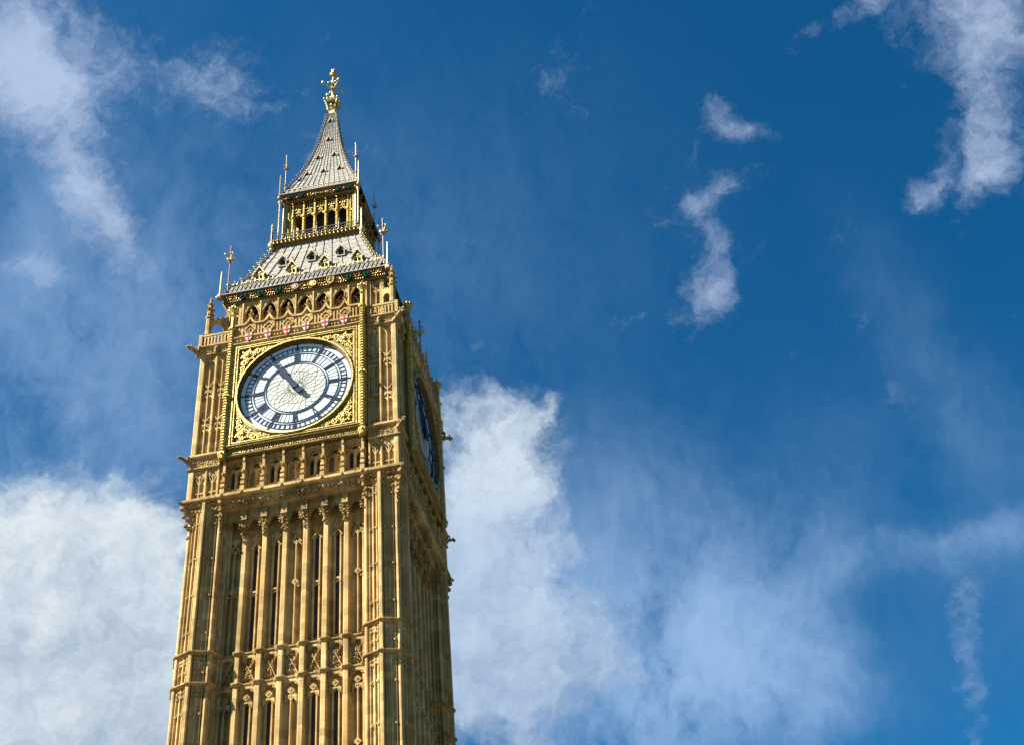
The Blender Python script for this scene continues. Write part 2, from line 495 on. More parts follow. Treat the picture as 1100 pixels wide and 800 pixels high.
# ------------------------------------------------------------------ the tower
T = bpy.data.objects.new('clock_tower', None); C.objects.link(T)
T['label'] = 'honey-coloured Gothic clock tower with gilded dials and pale grey spire against blue sky'
T['category'] = 'clock tower'
FACE = []      # parts of the front face (-Y), copied to the other three sides
CORN = []      # parts of one corner, copied to the other three
BX = [-4.13, -2.95, -1.77, -0.59, 0.59, 1.77, 2.95, 4.13]
BC = [(BX[i] + BX[i + 1]) / 2 for i in range(7)]
RO = .0   # bay plane
WALL = 5.10
BANDS = [(38.0, 36.18), (27.6, 25.78), (17.2, 15.38), (6.8, 4.98)]

# -- shaft wall
m = MB()
m.box(-4.9, 4.9, 0, 4.94, 0.0, 47.9)
ribp = [(-.44, 4.90), (-.42, 4.97), (-.22, 5.11), (-.155, 5.18), (-.145, 5.41), (-.11, 5.45), (.11, 5.45), (.145, 5.41), (.155, 5.18), (.22, 5.11), (.42, 4.97), (.44, 4.90)]
for x in BX[1:-1]:
    m.prism([(x + a, o) for a, o in ribp], 0.0, 46.0, 'z')
for sx in (-1, 1):
    m.prism([(sx * (4.4), 5.0), (sx * 4.4, 5.46), (sx * 4.02, 5.44), (sx * 3.95, 5.37), (sx * 3.93, 5.19), (sx * 3.88, 5.16), (sx * 3.87, 4.85)], 0, 46.0, 'z')
segs = [(38.14, 45.6), (27.74, 36.04), (17.34, 25.64), (6.94, 15.24)]
for z0, z1 in segs:
    for i, x in enumerate(BC):
        # tracery head: arch, quatrefoil, cusps
        top = z1
        hd = 1.15 if z1 < 45 else 1.0
        a = z1 - hd if z1 < 45 else 44.95
        if z1 < 45:
            m.arch(x - .40, x + .40, top - .45, top - .12, top + .02, 4.93, 5.30)
            m.quatre(x, top - .62, .17, .04, 4.93, 5.27)
            m.arch(x - .30, x + .30, top - 1.25, top - .92, top - .85, 4.93, 5.24)
            m.carving(x - .26, x + .26, top - .98, top - .75, 5.2, .10)
        else:
            m.poly([(x - .3, 44.6), (x - .1, 44.85), (x, 45.1), (x + .1, 44.85), (x + .3, 44.6)], .06, 4.93, 5.24)
            m.poly([(x - .28, 45.35), (x, 45.05), (x + .28, 45.35)], .06, 4.93, 5.22)
            m.quatre(x, 45.35, .16, .04, 4.93, 5.2)
            m.carving(x - .25, x + .25, 44.85, 45.8, 5.17, .12, dens=.8)
        if i in (0, 3, 6):
            m.prism([(x - .07, 4.9), (x - .03, 5.26), (x + .03, 5.26), (x + .07, 4.9)], z0, z1 - .9, 'z')
            zm = (z0 + z1) / 2 + .1
            m.quatre(x, zm, .17, .045, 4.93, 5.27)
            for s_ in (-1, 1):
                m.ball(x + s_ * .2, 5.2, zm - .28, .07)
                m.poly([(x - s_ * .02, z1 - 1.2), (x + s_ * .15, z1 - .95), (x + s_ * .3, z1 - 1.25)], .05, 4.93, 5.25)
        else:
            for s_ in (-1, 1):
                m.box(x + s_ * .17 - .035, x + s_ * .17 + .035, 4.9, 5.16, z0, z1 - .85)
                m.ball(x + s_ * .2, 5.2, (z0 + z1) / 2 - .3, .06)
            m.box(x - .14, x + .14, 4.93, 5.17, (z0 + z1) / 2 - .12, (z0 + z1) / 2)
for zt, zb in BANDS:
    for i, x in enumerate(BC):
        m.arch(x - .36, x + .36, zt - .55, zt - .25, zt - .1, 4.93, 5.26)
        m.carving(x - .24, x + .24, zb + .12, zt - .35, 5.14, .13)
        m.carving(x - .18, x + .18, zb + .3, zt - .6, 5.22, .12, dens=.7)
        m.box(x - .34, x + .34, 4.9, 5.16, zb + .02, zb + .12)
        m.poly([(x - .3, zb + .25), (x, (zt + zb) / 2), (x - .3, zt - .4)], .04, 4.93, 5.23)
        m.poly([(x + .3, zb + .25), (x, (zt + zb) / 2), (x + .3, zt - .4)], .04, 4.93, 5.23)
shaft = m.build('shaft_wall', STONE, T); FACE.append(shaft)
# string courses following the ribs
m = MB()
plan = [(-4.4, 5.2)]
for x in BX[1:-1]: pass
path = [(-4.35, 5.55), (-4.02, 5.55), (-3.84, 5.28)]
for x in BX[1:-1]: path += [(x - .36, 5.28), (x - .17, 5.54), (x + .17, 5.54), (x + .36, 5.28)]
path += [(3.84, 5.28), (4.02, 5.55), (4.35, 5.55)]
for zt, zb in BANDS:
    for z in (zt, zb):
        m = MB()
        for i in range(len(path) - 1):
            (x0, o0), (x1, o1) = path[i], path[i + 1]
            v = []
            for dz, do in ((-.13, -.05), (-.02, .045), (.05, .045), (.14, -.10)):
                v += [(x0, o0 + do, z + dz), (x1, o1 + do, z + dz)]
            v += [(x0, 5.0, z + .14), (x1, 5.0, z + .14), (x0, 5.0, z - .13), (x1, 5.0, z - .13)]
            n_ = len(v) // 2
            f = [(2 * j, 2 * j + 1, 2 * ((j + 1) % n_) + 1, 2 * ((j + 1) % n_)) for j in range(n_)]
            m.add(v, f)
        for x in BC:
            m.ball(x - .32, 5.36, z - .02, .07); m.ball(x + .32, 5.36, z - .02, .07)
        FACE.append(m.build('string_course', CARVE, T))
# slit windows
m = MB()
m.box(-.135, .135, 5.10, 5.118, 0, 1, 0)
slit_i = 0
first = None
for z0, z1 in segs:
    mm = MB()
    h = z1 - z0 - (.85 if z1 < 45 else .75) - .3
    zm = h * .5
    mm.prism([(-.135, 0), (.135, 0), (.135, h - .25), (0, h), (-.135, h - .25)], 4.93, 4.96, 'o', 0)
    for j in range(int(h / .42)):
        mm.box(-.135, .135, 4.94, 4.975, .2 + j * .42, .225 + j * .42, 1)
    mm.box(-.135, .135, 4.93, 5.12, zm - .03, zm + .03, 2)
    base = mm.build('slit_window', [GLASS, DARK, STONE], shaft, loc=(BC[1], 0, z0 + .3))
    for i in (2, 4, 5): again(base, BC[i] - BC[1])

# -- corbel table at the head of the shaft
m = MB()
for x in BX:
    pr = [(.10, 45.3), (.13, 45.45), (.10, 45.55), (.17, 45.8), (.13, 45.9), (.2, 46.1), (.16, 46.2), (.22, 46.32)]
    if abs(x) < 4:
        for k_, (r, z) in enumerate(pr[:-1]):
            m.box(x - .13 - .01 * k_, x + .13 + .01 * k_, 5.2, 5.46 + (z - 45.3) * .36, z, pr[k_ + 1][1] - .02)
        for j in range(14): m.ball(x + random.uniform(-.17, .17), 5.5 + j * .022 + random.uniform(-.02, .04), 45.35 + j * .07, random.uniform(.06, .09), 1, 1, 5)
    m.box(x - .17, x + .17, 5.1, 5.86, 46.3, 46.95)
    m.box(x - .20, x + .20, 5.1, 5.90, 46.86, 46.97); m.box(x - .19, x + .19, 5.1, 5.89, 46.26, 46.33)
    m.carving(x - .11, x + .11, 46.4, 46.82, 5.865, .11)
for i, x in enumerate(BC):
    m.arch(x - .45, x + .45, 45.95, 46.55, 46.96, 5.45, 5.66, 6)
    for s_ in (-1, 1):
        for j, (dx, z) in enumerate(((.36, 46.05), (.30, 46.25), (.20, 46.42), (.08, 46.5))):
            m.ball(x + s_ * dx, 5.66, z, .08, 1.2, 1, 5)
            m.ball(x + s_ * dx * .8, 5.60, z - .12, .055, 1.2, 1, 5)
    m.carving(x - .38, x + .38, 46.62, 46.9, 5.67, .12)
m.box(-4.3, 4.3, 5.0, 5.6, 46.95, 47.2)
m.prism([(5.0, 46.94), (5.93, 46.94), (5.95, 47.03), (6.02, 47.10), (6.12, 47.3), (6.30, 47.45), (6.30, 47.62), (5.0, 47.62)], -4.55, 4.55, 'x')
for j in range(60):
    x = -4.4 + 8.8 * (j + .5) / 60
    m.ball(x, 6.16, 47.26 + .04 * math.sin(j * 2.1), random.uniform(.06, .10), 1, 1, 5)
    if j % 2 == 0: m.leaf(x, 6.20, 47.38, .13); m.ball(x, 6.02, 47.12, .06, 1, 1, 5)
for x in BX: m.leaf(x, 6.22, 47.32, .16)
FACE.append(m.build('corbel_table', CARVE, T))

# -- arcade stage
m = MB()
m.box(-4.45, 4.45, 0, 5.66, 47.7, 51.0)
# sill with carved front
m.prism([(5.0, 47.62), (6.36, 47.62), (6.50, 47.72), (6.50, 47.86), (6.40, 47.98), (6.28, 48.04), (5.0, 48.04)], -4.5, 4.5, 'x')
for j in range(70): m.ball(-4.4 + 8.8 * (j + .5) / 70, 6.46, 47.93, random.uniform(.03, .05), 1, 1, 5)
for x in BX:
    m.box(x - .075, x + .075, 5.6, 6.33, 48.0, 50.5)
    m.prism([(x - .12, 5.6), (x - .12, 6.05), (x - .075, 6.12), (x + .075, 6.12), (x + .12, 6.05), (x + .12, 5.6)], 48, 50.5, 'z')
    for k_, (z0, z1, g_) in enumerate(((47.96, 48.26, .15), (48.42, 48.62, .13), (48.78, 48.92, .10), (49.3, 49.42, .09))):
        m.box(x - .075 - g_ * .35, x + .075 + g_ * .35, 6.0, 6.33 + g_, z0, z1)
    m.ball(x, 6.42, 49.36, .09); m.ball(x, 6.5, 47.8, .11)
    m.box(x - .06, x + .06, 5.9, 6.40, 50.1, 50.6)
for i, x in enumerate(BC):
    m.arch(x - .50, x + .50, 49.72, 50.28, 50.5, 6.02, 6.16, 6)
    m.arch(x - .42, x + .42, 49.55, 50.10, 50.5, 5.86, 5.98, 6)
    for s_ in (-1, 1):
        for dx, z in ((.38, 49.72), (.31, 49.92), (.2, 50.08), (.08, 50.18)): m.ball(x + s_ * dx, 6.13, z, .065, 1.2, 1, 5)
        m.box(x + s_ * .40 - .03, x + s_ * .40 + .03, 5.64, 5.96, 48.0, 49.6)
    m.carving(x - .4, x + .4, 50.25, 50.48, 6.16, .1)
    m.box(x - .45, x + .45, 5.64, 5.95, 48.38, 48.46)
    for j in range(4): m.box(x - .32 + j * .21 - .02, x - .32 + j * .21 + .02, 5.64, 5.92, 48.0, 48.4)
    if i % 2 == 1:
        m.box(x - .03, x + .03, 5.64, 5.94, 48.4, 49.8)
        for s_ in (-1, 1): m.arch(x + s_ * .2 - .17, x + s_ * .2 + .17, 49.35, 49.58, 49.75, 5.64, 5.90)
arc = m.build('arcade_wall', STONE, T); FACE.append(arc)
mm = MB()
for s_ in (-1, 1):
    mm.prism([(s_ * .2 - .125, 0), (s_ * .2 + .125, 0), (s_ * .2 + .125, 1.0), (s_ * .2, 1.22), (s_ * .2 - .125, 1.0)], 5.64, 5.675, 'o', 0)
    mm.arch(s_ * .2 - .17, s_ * .2 + .17, .95, 1.2, 1.35, 5.64, 5.93, mi=1)
    mm.box(s_ * .385 - .03, s_ * .385 + .03, 5.64, 5.91, -.05, 1.0, 1)
    for j in range(3): mm.box(s_ * .2 - .12, s_ * .2 + .12, 5.66, 5.69, .25 + j * .3, .27 + j * .3, 2)
mm.box(-.045, .045, 5.64, 5.945, -.05, 1.3, 1)
mm.box(-.4, .4, 5.64, 5.94, -.08, .0, 1)
nw = mm.build('niche_window', [GLASS, STONE, DARK], arc, loc=(BC[0], 0, 48.5))
for i in (2, 4, 6): again(nw, BC[i] - BC[0])

# -- moulded beam and gilded inscription under the dial
m = MB()
m.prism([(5.5, 50.45), (6.42, 50.45), (6.5, 50.52), (6.5, 50.60), (6.44, 50.64), (6.44, 51.0), (6.52, 51.05), (6.66, 51.12), (6.66, 51.2), (6.6, 51.27), (5.5, 51.27)], -4.08, 4.08, 'x')
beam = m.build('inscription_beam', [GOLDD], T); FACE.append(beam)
m = MB()
m.prism([(6.45, 51.03), (6.53, 51.06), (6.68, 51.13), (6.68, 51.19), (6.62, 51.24), (6.45, 51.24)], -4.05, 4.05, 'x')
m.prism([(6.43, 50.47), (6.52, 50.51), (6.53, 50.58), (6.46, 50.62), (6.43, 50.62)], -4.05, 4.05, 'x')
m.build('gilded_moulding', [CARVE], beam)
cu = bpy.data.curves.new('inscription', 'FONT'); cu.body = 'DOMINE SALVAM FAC REGINAM NOSTRAM VICTORIAM PRIMAM'
cu.align_x = 'CENTER'; cu.size = 0.40; cu.extrude = 0.022; cu.offset = 0.004; cu.resolution_u = 2
tob = bpy.data.objects.new('inscription_tmp', cu); C.objects.link(tob)
bpy.context.view_layer.update()
wd_ = tob.dimensions.x
me = bpy.data.meshes.new_from_object(tob.evaluated_get(bpy.context.evaluated_depsgraph_get()))
bpy.data.objects.remove(tob)
me.name = 'inscription'; me.materials.clear(); me.materials.append(GOLD)
me.transform(Matrix.Diagonal((7.75 / wd_, 1, 1, 1))); me.transform(Matrix.Rotation(PI / 2, 4, 'X'))
ins = bpy.data.objects.new('inscription', me); C.objects.link(ins); ins.parent = beam; ins.location = (0, -6.455, 50.68)

# -- clock face
ZD = 55.02; DO = 6.33; FR = 3.82
m = MB()
# plate with the round opening
n_ = 96; A = []; B = []
for i in range(n_ + 1):
    a = 2 * PI * i / n_
    c_, s_ = math.cos(a), math.sin(a); q = 3.74 / max(abs(c_), abs(s_))
    A.append((3.50 * c_, ZD + 3.50 * s_)); B.append((q * c_, ZD + q * s_))
m.strip(A, B, 6.0, 6.52, 1)
m.ring(0, ZD, 3.475, 3.52, 6.25, 6.52, 96, 1)
m.ring(0, ZD, 3.525, 3.56, 6.25, 6.63, 96, 1)
m.ring(0, ZD, 3.565, 3.66, 6.4, 6.70, 96, 0)
m.ring(0, ZD, 3.665, 3.72, 6.4, 6.60, 96, 0)
for a, b_, w, o in ((3.60, 3.66, 0, 6.58), (3.665, 3.72, 0, 6.64), (3.725, 3.80, 1, 6.57), (3.805, 3.87, 0, 6.66), (3.875, 3.93, 1, 6.60), (3.935, 4.0, 0, 6.62)):
    mt = (a + b_) / 2
    m.poly([(-mt, ZD - mt), (mt, ZD - mt), (mt, ZD + mt), (-mt, ZD + mt)], b_ - a, 6.3, o, True, w)
# spandrel scrollwork
for sx in (-1, 1):
    for sz in (-1, 1):
        cx, cz = sx * 3.06, ZD + sz * 3.06
        m.ring(cx, cz, .30, .37, 6.5, 6.60, 14, 0); m.ball(cx, 6.60, cz, .17, 1, .7, 8, 0)
        for k_ in range(8):
            a = k_ * PI / 4
            m.ball(cx + .22 * math.cos(a), 6.57, cz + .22 * math.sin(a), .085, 1, .8, 6, 0)
        for ex, ez in ((1, 0), (0, 1)):
            # scrolls that run along the frame to the narrow tips
            for j, (d_, r_) in enumerate(((.58, .20), (.98, .16), (1.32, .12), (1.60, .09), (1.84, .06))):
                px = sx * (3.06 - ex * d_) + sx * ez * .28 * (1 + .12 * j); pz = ZD + sz * (3.06 - ez * d_) + sz * ex * .28 * (1 + .12 * j)
                m.ring(px, pz, r_ * .62, r_, 6.5, 6.59, 10, 0); m.ball(px, 6.57, pz, r_ * .45, 1, .8, 6, 0)
                for k_ in range(4):
                    m.ball(px + r_ * 1.2 * math.cos(k_ * 1.6 + j), 6.55, pz + r_ * 1.2 * math.sin(k_ * 1.6 + j), .05, 1.3, .8, 5, 0)
            m.ring(sx * (3.06 + .28 * ex) - sx * .0, ZD + sz * (3.06 + .28 * ez), .09, .14, 6.5, 6.58, 8, 0)
        for ang in range(6):
            a = ang * PI / 3 + .3
            m.ball(cx + .46 * math.cos(a), 6.56, cz + .46 * math.sin(a), .075, 1.2, .8, 5, 0)
        m.poly([(cx - .45, cz), (cx, cz + .45), (cx + .45, cz), (cx, cz - .45)], .05, 6.5, 6.57, True, 0)
face = m.build('clock_face', [GOLD, GOLDD], T); FACE.append(face)
m = MB()
m.lathe([(0.01, 0), (0.01, 0)], 0, 0) if False else None
A = [(3.49 * math.cos(2 * PI * i / 96), ZD + 3.49 * math.sin(2 * PI * i / 96)) for i in range(96)]
m.prism(A, 6.1, DO, 'o', 0)
m.ring(0, ZD, 0.01, 1.84, DO - .02, DO + .008, 64, 1)
dial = m.build('dial_glass', [OPAL, OPALC], face)
# blue ironwork: rings, minute track, numerals
m = MB()
o1 = DO + .035
for r0, r1 in ((3.13, 3.165), (2.79, 2.825), (2.64, 2.675), (1.99, 2.025), (1.85, 1.89), (3.45, 3.475)):
    m.ring(0, ZD, r0, r1, DO - .02, o1, 96)


def rbar(ang, r0, r1, w0, w1=None, off=0.0, mb=None, oa=0.0, slant=0.0):
    """bar along a radius: ang clockwise from 12, w0 at r0 and w1 at r1, off = sideways shift"""
    w1 = w0 if w1 is None else w1
    ux, uz = math.sin(ang), math.cos(ang); px, pz = math.cos(ang), -math.sin(ang)
    def P(r, t): return (ux * r + px * t, ZD + uz * r + pz * t)
    (mb or m).prism([P(r0, off - slant - w0 / 2), P(r0, off - slant + w0 / 2), P(r1, off + slant + w1 / 2), P(r1, off + slant - w1 / 2)], DO - .01, o1 + oa, 'o')


for i in range(60):
    a = i * PI / 30
    if i % 5: rbar(a, 2.81, 3.14, .042)
    else:
        rbar(a, 2.66, 3.45, .07)
        for s_ in (-1, 1): rbar(a, 2.82, 3.14, .03, .03, s_ * .10)
        rbar(a, 2.94, 2.99, .22)
nums = {1: 'I', 2: 'II', 3: 'III', 4: 'IV', 5: 'V', 6: 'VI', 7: 'VII', 8: 'VIII', 9: 'IX', 10: 'X', 11: 'XI', 12: 'XII'}
W_ = {'I': .105, 'V': .20, 'X': .22}
for h_, s_ in nums.items():
    a = h_ * PI / 6
    tot = sum(W_[c] for c in s_); x = -tot / 2
    for c in s_:
        w = W_[c]; xc = x + w / 2; x += w
        if c == 'I': rbar(a, 2.02, 2.65, .062, .062, xc)
        elif c == 'V':
            rbar(a, 2.02, 2.61, .085, .085, xc - .05, slant=-.05)
            rbar(a, 2.02, 2.61, .035, .035, xc + .05, slant=.05)
        else:
            rbar(a, 2.02, 2.61, .085, .085, xc, slant=-.08)
            rbar(a, 2.02, 2.61, .035, .035, xc, slant=.08)
            rbar(a, 2.29, 2.34, .22, .22, xc)
    rbar(a, 2.02, 2.05, tot + .03); rbar(a, 2.61, 2.65, tot + .03)
m.build('dial_ironwork', BLUE, face)
m = MB()
for i in range(60):                       # fine glazing bars in the numeral ring
    a = (i + .5) * PI / 30
    rbar(a, 2.03, 2.64, .010, oa=-.02)
for k_ in range(24):                      # curved lattice of the middle disc
    for sg in (-1, 1):
        pts = []
        for j in range(9):
            t = j / 8; r = .34 + 1.5 * t; a = 2 * PI * k_ / 24 + sg * t * .75 + .05 * math.sin(7 * t)
            pts.append((r * math.cos(a), ZD + r * math.sin(a)))
        m.poly(pts, .013, DO, DO + .02)
for r in (.55, 1.2): m.ring(0, ZD, r, r + .016, DO, DO + .025, 48)
m.build('dial_lattice', IRON, face)


def hand(name, ang, kind, mat_):
    mb = MB()
    ux, uz = math.sin(ang), math.cos(ang); px, pz = math.cos(ang), -math.sin(ang)
    P = lambda r, t: (ux * r + px * t, uz * r + pz * t)
    if kind == 'minute':
        out = [(-.95, -.10), (-1.1, 0), (-.95, .10), (-.55, .17), (-.3, .09), (0, .15), (.6, .11), (1.8, .085), (3.0, .05), (3.3, 0)]
        L1 = [P(r, t) for r, t in out]
        out2 = [(-.62, .15), (-.50, .19), (-.3, .15), (0, .13), (.6, .075), (1.8, .058), (3.05, .04), (3.38, 0)]
        pts = [P(-.70, 0)] + [P(r, t) for r, t in out2] + [P(r, -t) for r, t in reversed(out2[:-1])]
        oo = (DO + .20, DO + .26)
    else:
        out2 = [(-.5, .12), (-.4, .2), (-.25, .16), (0, .2), (.5, .17), (1.2, .14), (1.45, .26), (1.62, .24), (1.72, .1), (2.05, 0)]
        pts = [P(-.8, 0)] + [P(r, t) for r, t in out2] + [P(r, -t) for r, t in reversed(out2[:-1])]
        oo = (DO + .09, DO + .15)
    # triangulate the outline as strips about the hand's axis so that it stays clean
    r_ = [(-.70 if kind == 'minute' else -.55, 0)] + out2
    Lp = [P(r, t) for r, t in r_]; Rp = [P(r, -t) for r, t in r_]
    mb.strip(Lp, Rp, *oo)
    if kind == 'minute': mb.strip([P(r, .02) for r, t in r_[1:-1]], [P(r, -.02) for r, t in r_[1:-1]], oo[1] - .01, oo[1] + .03)
    mb.ring(0, 0, .01, .24 if kind == 'hour' else .19, oo[0] - .02, oo[1] + .04, 20)
    if kind == 'hour': mb.ring(0, 0, .01, .12, 6.3, oo[0], 12)
    return mb.build(name, mat_, face, loc=(0, 0, ZD))


hand('minute_hand', 54 / 60 * 2 * PI, 'minute', BLUEL)
hand('hour_hand', (10.9 / 12) * 2 * PI, 'hour', BLUE)

# -- beaded gold pilasters beside the dial with crowned capitals
m = MB()
for sx in (-1, 1):
    pr = [(.20, 50.3), (.24, 50.5), (.24, 50.75), (.17, 50.85)]
    z = 50.9
    while z < 60.2:
        pr += [(.125, z), (.185, z + .05), (.185, z + .12), (.125, z + .17)]; z += .215
    pr += [(.15, 60.3), (.26, 60.42), (.26, 60.55), (.13, 60.65), (.13, 61.55), (.2, 61.65), (.14, 61.75), (.16, 61.85), (.3, 62.15), (.27, 62.25), (.12, 62.3), (.05, 62.55), (.08, 62.62), (.02, 62.75)]
    m.lathe(pr, sx * 4.22, 6.62, 8, PI / 8, 0)
    for k_ in range(8):
        a = k_ * PI / 4
        m.ball(sx * 4.22 + .27 * math.cos(a), 6.62 + .27 * math.sin(a), 62.22, .09, 1.3, 1, 5, 0)
        m.ball(sx * 4.22 + .2 * math.cos(a), 6.62 + .2 * math.sin(a), 55.0, .08, 1.3, 1, 5, 0)
        m.ball(sx * 4.22 + .22 * math.cos(a), 6.62 + .22 * math.sin(a), 50.62, .08, 1.3, 1, 5, 0)
    m.box(sx * 4.22 - .24, sx * 4.22 + .24, 6.0, 6.50, 50.3, 60.6, 1)
    m.box(sx * 4.03 - .035, sx * 4.03 + .035, 6.3, 6.64, 51.2, 59.0, 0)
    m.box(sx * 4.41 - .03, sx * 4.41 + .03, 6.0, 6.56, 51.2, 59.0, 0)
pil = m.build('gilded_pilaster', [GOLD, GOLDD], T); FACE.append(pil)
# split the pair: two pilasters, each its own part
me = pil.data
bm = bmesh.new(); bm.from_mesh(me)
bm2 = bm.copy()
bmesh.ops.delete(bm, geom=[v for v in bm.verts if v.co.x > 0], context='VERTS')
bmesh.ops.delete(bm2, geom=[v for v in bm2.verts if v.co.x < 0], context='VERTS')
bm.to_mesh(me); me2 = me.copy(); bm2.to_mesh(me2); bm.free(); bm2.free()
pil2 = bpy.data.objects.new('gilded_pilaster', me2); C.objects.link(pil2); pil2.parent = T; FACE.append(pil2)

# -- parapet above the dial with shields, balustrade and ogee gables
m = MB()
m.prism([(5.3, 59.0), (6.62, 59.0), (6.72, 59.08), (6.72, 59.16), (6.60, 59.24), (6.56, 59.3), (6.60, 59.5), (6.72, 59.62), (6.72, 59.70), (5.3, 59.70)], -4.05, 4.05, 'x')
SX = [-3.075, -1.845, -.615, .615, 1.845, 3.075]
for j in range(36):
    x = -3.9 + 7.8 * (j + .5) / 36
    if min(abs(x - s_) for s_ in SX) > .3: m.ball(x, 6.62, 59.38, .10, .9, 1, 6)
zr = 60.78
m.box(-4.05, 4.05, 6.42, 6.62, 59.68, 59.80)
x = -3.98
while x < 4.0:
    if min(abs(x - s_) for s_ in SX) > .22:
        m.box(x - .045, x + .045, 6.45, 6.58, 59.75, 60.75)
    x += .205
xs_ = [-4.05 + .205 * i for i in range(40)]
for i in range(39):
    xm = xs_[i] + .07
    m.arch(xm, xm + .205, 60.42, 60.58, 60.74, 6.47, 6.56, 3, None, False)
for s_ in SX:
    m.poly([(s_ - .36, 60.22), (s_, 60.64), (s_ + .36, 60.22), (s_, 59.80)], .085, 6.44, 6.64, True)
    m.poly([(s_ - .17, 60.22), (s_, 60.42), (s_ + .17, 60.22), (s_, 60.02)], .05, 6.47, 6.60, True)
    m.ball(s_, 6.58, 60.22, .10)
    m.poly([(s_ - .42, 60.72), (s_ - .28, 60.80), (s_ - .14, 60.98), (s_ - .04, 61.22), (s_, 61.32), (s_ + .04, 61.22), (s_ + .14, 60.98), (s_ + .28, 60.80), (s_ + .42, 60.72)], .13, 6.40, 6.66)
    m.lathe([(.05, 61.2), (.05, 61.5), (.13, 61.6), (.05, 61.68), (.04, 61.85), (.1, 61.95), (.02, 62.1)], s_, 6.52, 6)
    for k_ in range(4):
        m.ball(s_ + .13 * math.cos(k_ * PI / 2), 6.52 + .13 * math.sin(k_ * PI / 2), 61.64, .06)
for a, b_ in zip([-4.05] + [s_ + .40 for s_ in SX], [s_ - .40 for s_ in SX] + [4.05]):
    m.box(a, b_, 6.40, 6.66, 60.68, 60.80)
m.box(-4.3, 4.3, 5.0, 6.4, 59.2, 59.66)
par = m.build('parapet', STONE, T); FACE.append(par)
mm = MB()
sh = [(-.22, .25), (-.1, .22), (0, .25), (.1, .22), (.22, .25), (.22, 0), (.17, -.18), (.09, -.28), (0, -.34), (-.09, -.28), (-.17, -.18), (-.22, 0)]
mm.prism(sh, 6.66, 6.765, 'o', 0)
mm.box(-.045, .045, 6.75, 6.785, -.32, .235, 1); mm.box(-.215, .215, 6.75, 6.79, 0.0, .09, 1)
shd = mm.build('cross_shield', [WHITE, RED], par, loc=(SX[0], 0, 59.52))
for s_ in SX[1:]: again(shd, s_ - SX[0])

# -- belfry
m = MB()
ZB0, ZB1 = 59.3, 64.0
for x in BX:
    m.box(x - .085, x + .085, 4.75, 5.27, ZB0, ZB1)
    m.prism([(x - .09, 5.2), (x - .05, 5.38), (x + .05, 5.38), (x + .09, 5.2)], ZB0, ZB1 - .1, 'z')
    m.ball(x, 5.4, 61.2, .08)
for x in BC:
    m.arch(x - .51, x + .51, 62.75, 63.80, 64.0, 5.08, 5.26, 9, cusp=False)
    m.poly([(x - .50, 62.0), (x - .47, 62.7), (x - .36, 63.15), (x - .18, 63.5), (x, 63.72)], .05, 4.7, 4.8)
    m.poly([(x, 62.3), (x + .05, 62.75), (x + .2, 63.1), (x + .42, 63.3)], .06, 4.75, 4.9)
    m.poly([(x, 62.3), (x - .05, 62.75), (x - .2, 63.1), (x - .42, 63.3)], .06, 4.75, 4.9)
    m.box(x - .03, x + .03, 4.75, 4.9, ZB0, 62.35)
    m.poly([(x - .50, 62.75), (x - .44, 63.12), (x - .26, 63.5), (x, 63.80), (x + .26, 63.5), (x + .44, 63.12), (x + .50, 62.75)], .05, 5.2, 5.32)
m.box(-4.25, 4.25, 5.0, 5.31, 63.86, 64.02)
m.box(-4.2, 4.2, 4.7, 5.2, ZB0, 60.2)
for k_, xs in enumerate((-1, 1)):
    x0, x1 = (4.25, 5.25); a, b_ = (x0, x1) if xs > 0 else (-x1, -x0)
    m.box(max(a, -5.04), min(b_, 5.04), 4.2, 5.03, ZB0, 64.0)
    for x in (a + .08, b_ - .10): m.box(x - .08, x + .08, 5.0, 5.26, ZB0, 64.0)
    cxm = (a + b_) / 2
    m.box(cxm - .035, cxm + .035, 5.0, 5.2, ZB0, 63.2)
    for q in (-1, 1):
        c2 = cxm + q * .2
        m.arch(c2 - .19, c2 + .19, 62.7, 63.0, 63.15, 5.05, 5.17)
        m.arch(c2 - .19, c2 + .19, 60.9, 61.15, 61.3, 5.05, 5.17)
    m.arch(a + .12, b_ - .12, 63.1, 63.6, 63.95, 5.05, 5.2)
    m.quatre(cxm, 63.3, .13, .035, 5.05, 5.18)
belf = m.build('belfry_wall', STONE, T); FACE.append(belf)
mm = MB()
for j in range(9):
    z = 59.6 + j * .42
    mm.prism([(4.35, z), (4.75, z + .26), (4.75, z + .32), (4.35, z + .06)], -4.2, 4.2, 'x')
mm.build('louvre', STONE, belf)
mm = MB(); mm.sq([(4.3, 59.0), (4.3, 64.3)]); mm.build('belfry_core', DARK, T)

# -- main cornice (whole tower)
m = MB()
m.sq([(5.1, 63.98), (5.38, 63.98), (5.44, 64.06), (5.40, 64.12), (5.42, 64.45), (5.52, 64.62), (5.64, 64.66), (5.64, 64.74), (5.0, 64.76)])
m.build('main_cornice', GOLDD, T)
m = MB()
m.sq([(5.3, 64.74), (5.69, 64.74), (5.69, 64.80), (5.5, 64.85), (5.2, 64.86)])
m.build('cornice_flashing', LEAD, T)
m = MB()
m.box(-5.44, 5.44, 5.38, 5.455, 64.13, 64.6, 1)
GX = [-4.15, -2.98, -1.79, -.6, .6, 1.79, 2.98, 4.15]
for j in range(64):
    x = -5.3 + 10.6 * (j + .5) / 64
    if min(abs(x - g_) for g_ in GX) < .22: continue
    m.leaf(x, 5.47, 64.36 + random.uniform(-.06, .06), .12, random.choice((0, 0, 2)))
    m.ball(x + .1, 5.5, 64.16, .05)
    m.ball(x, 5.55, 64.56, .05)
fr = m.build('gilded_leaf_frieze', [GOLD, GOLDD, BRONZE], T); FACE.append(fr)


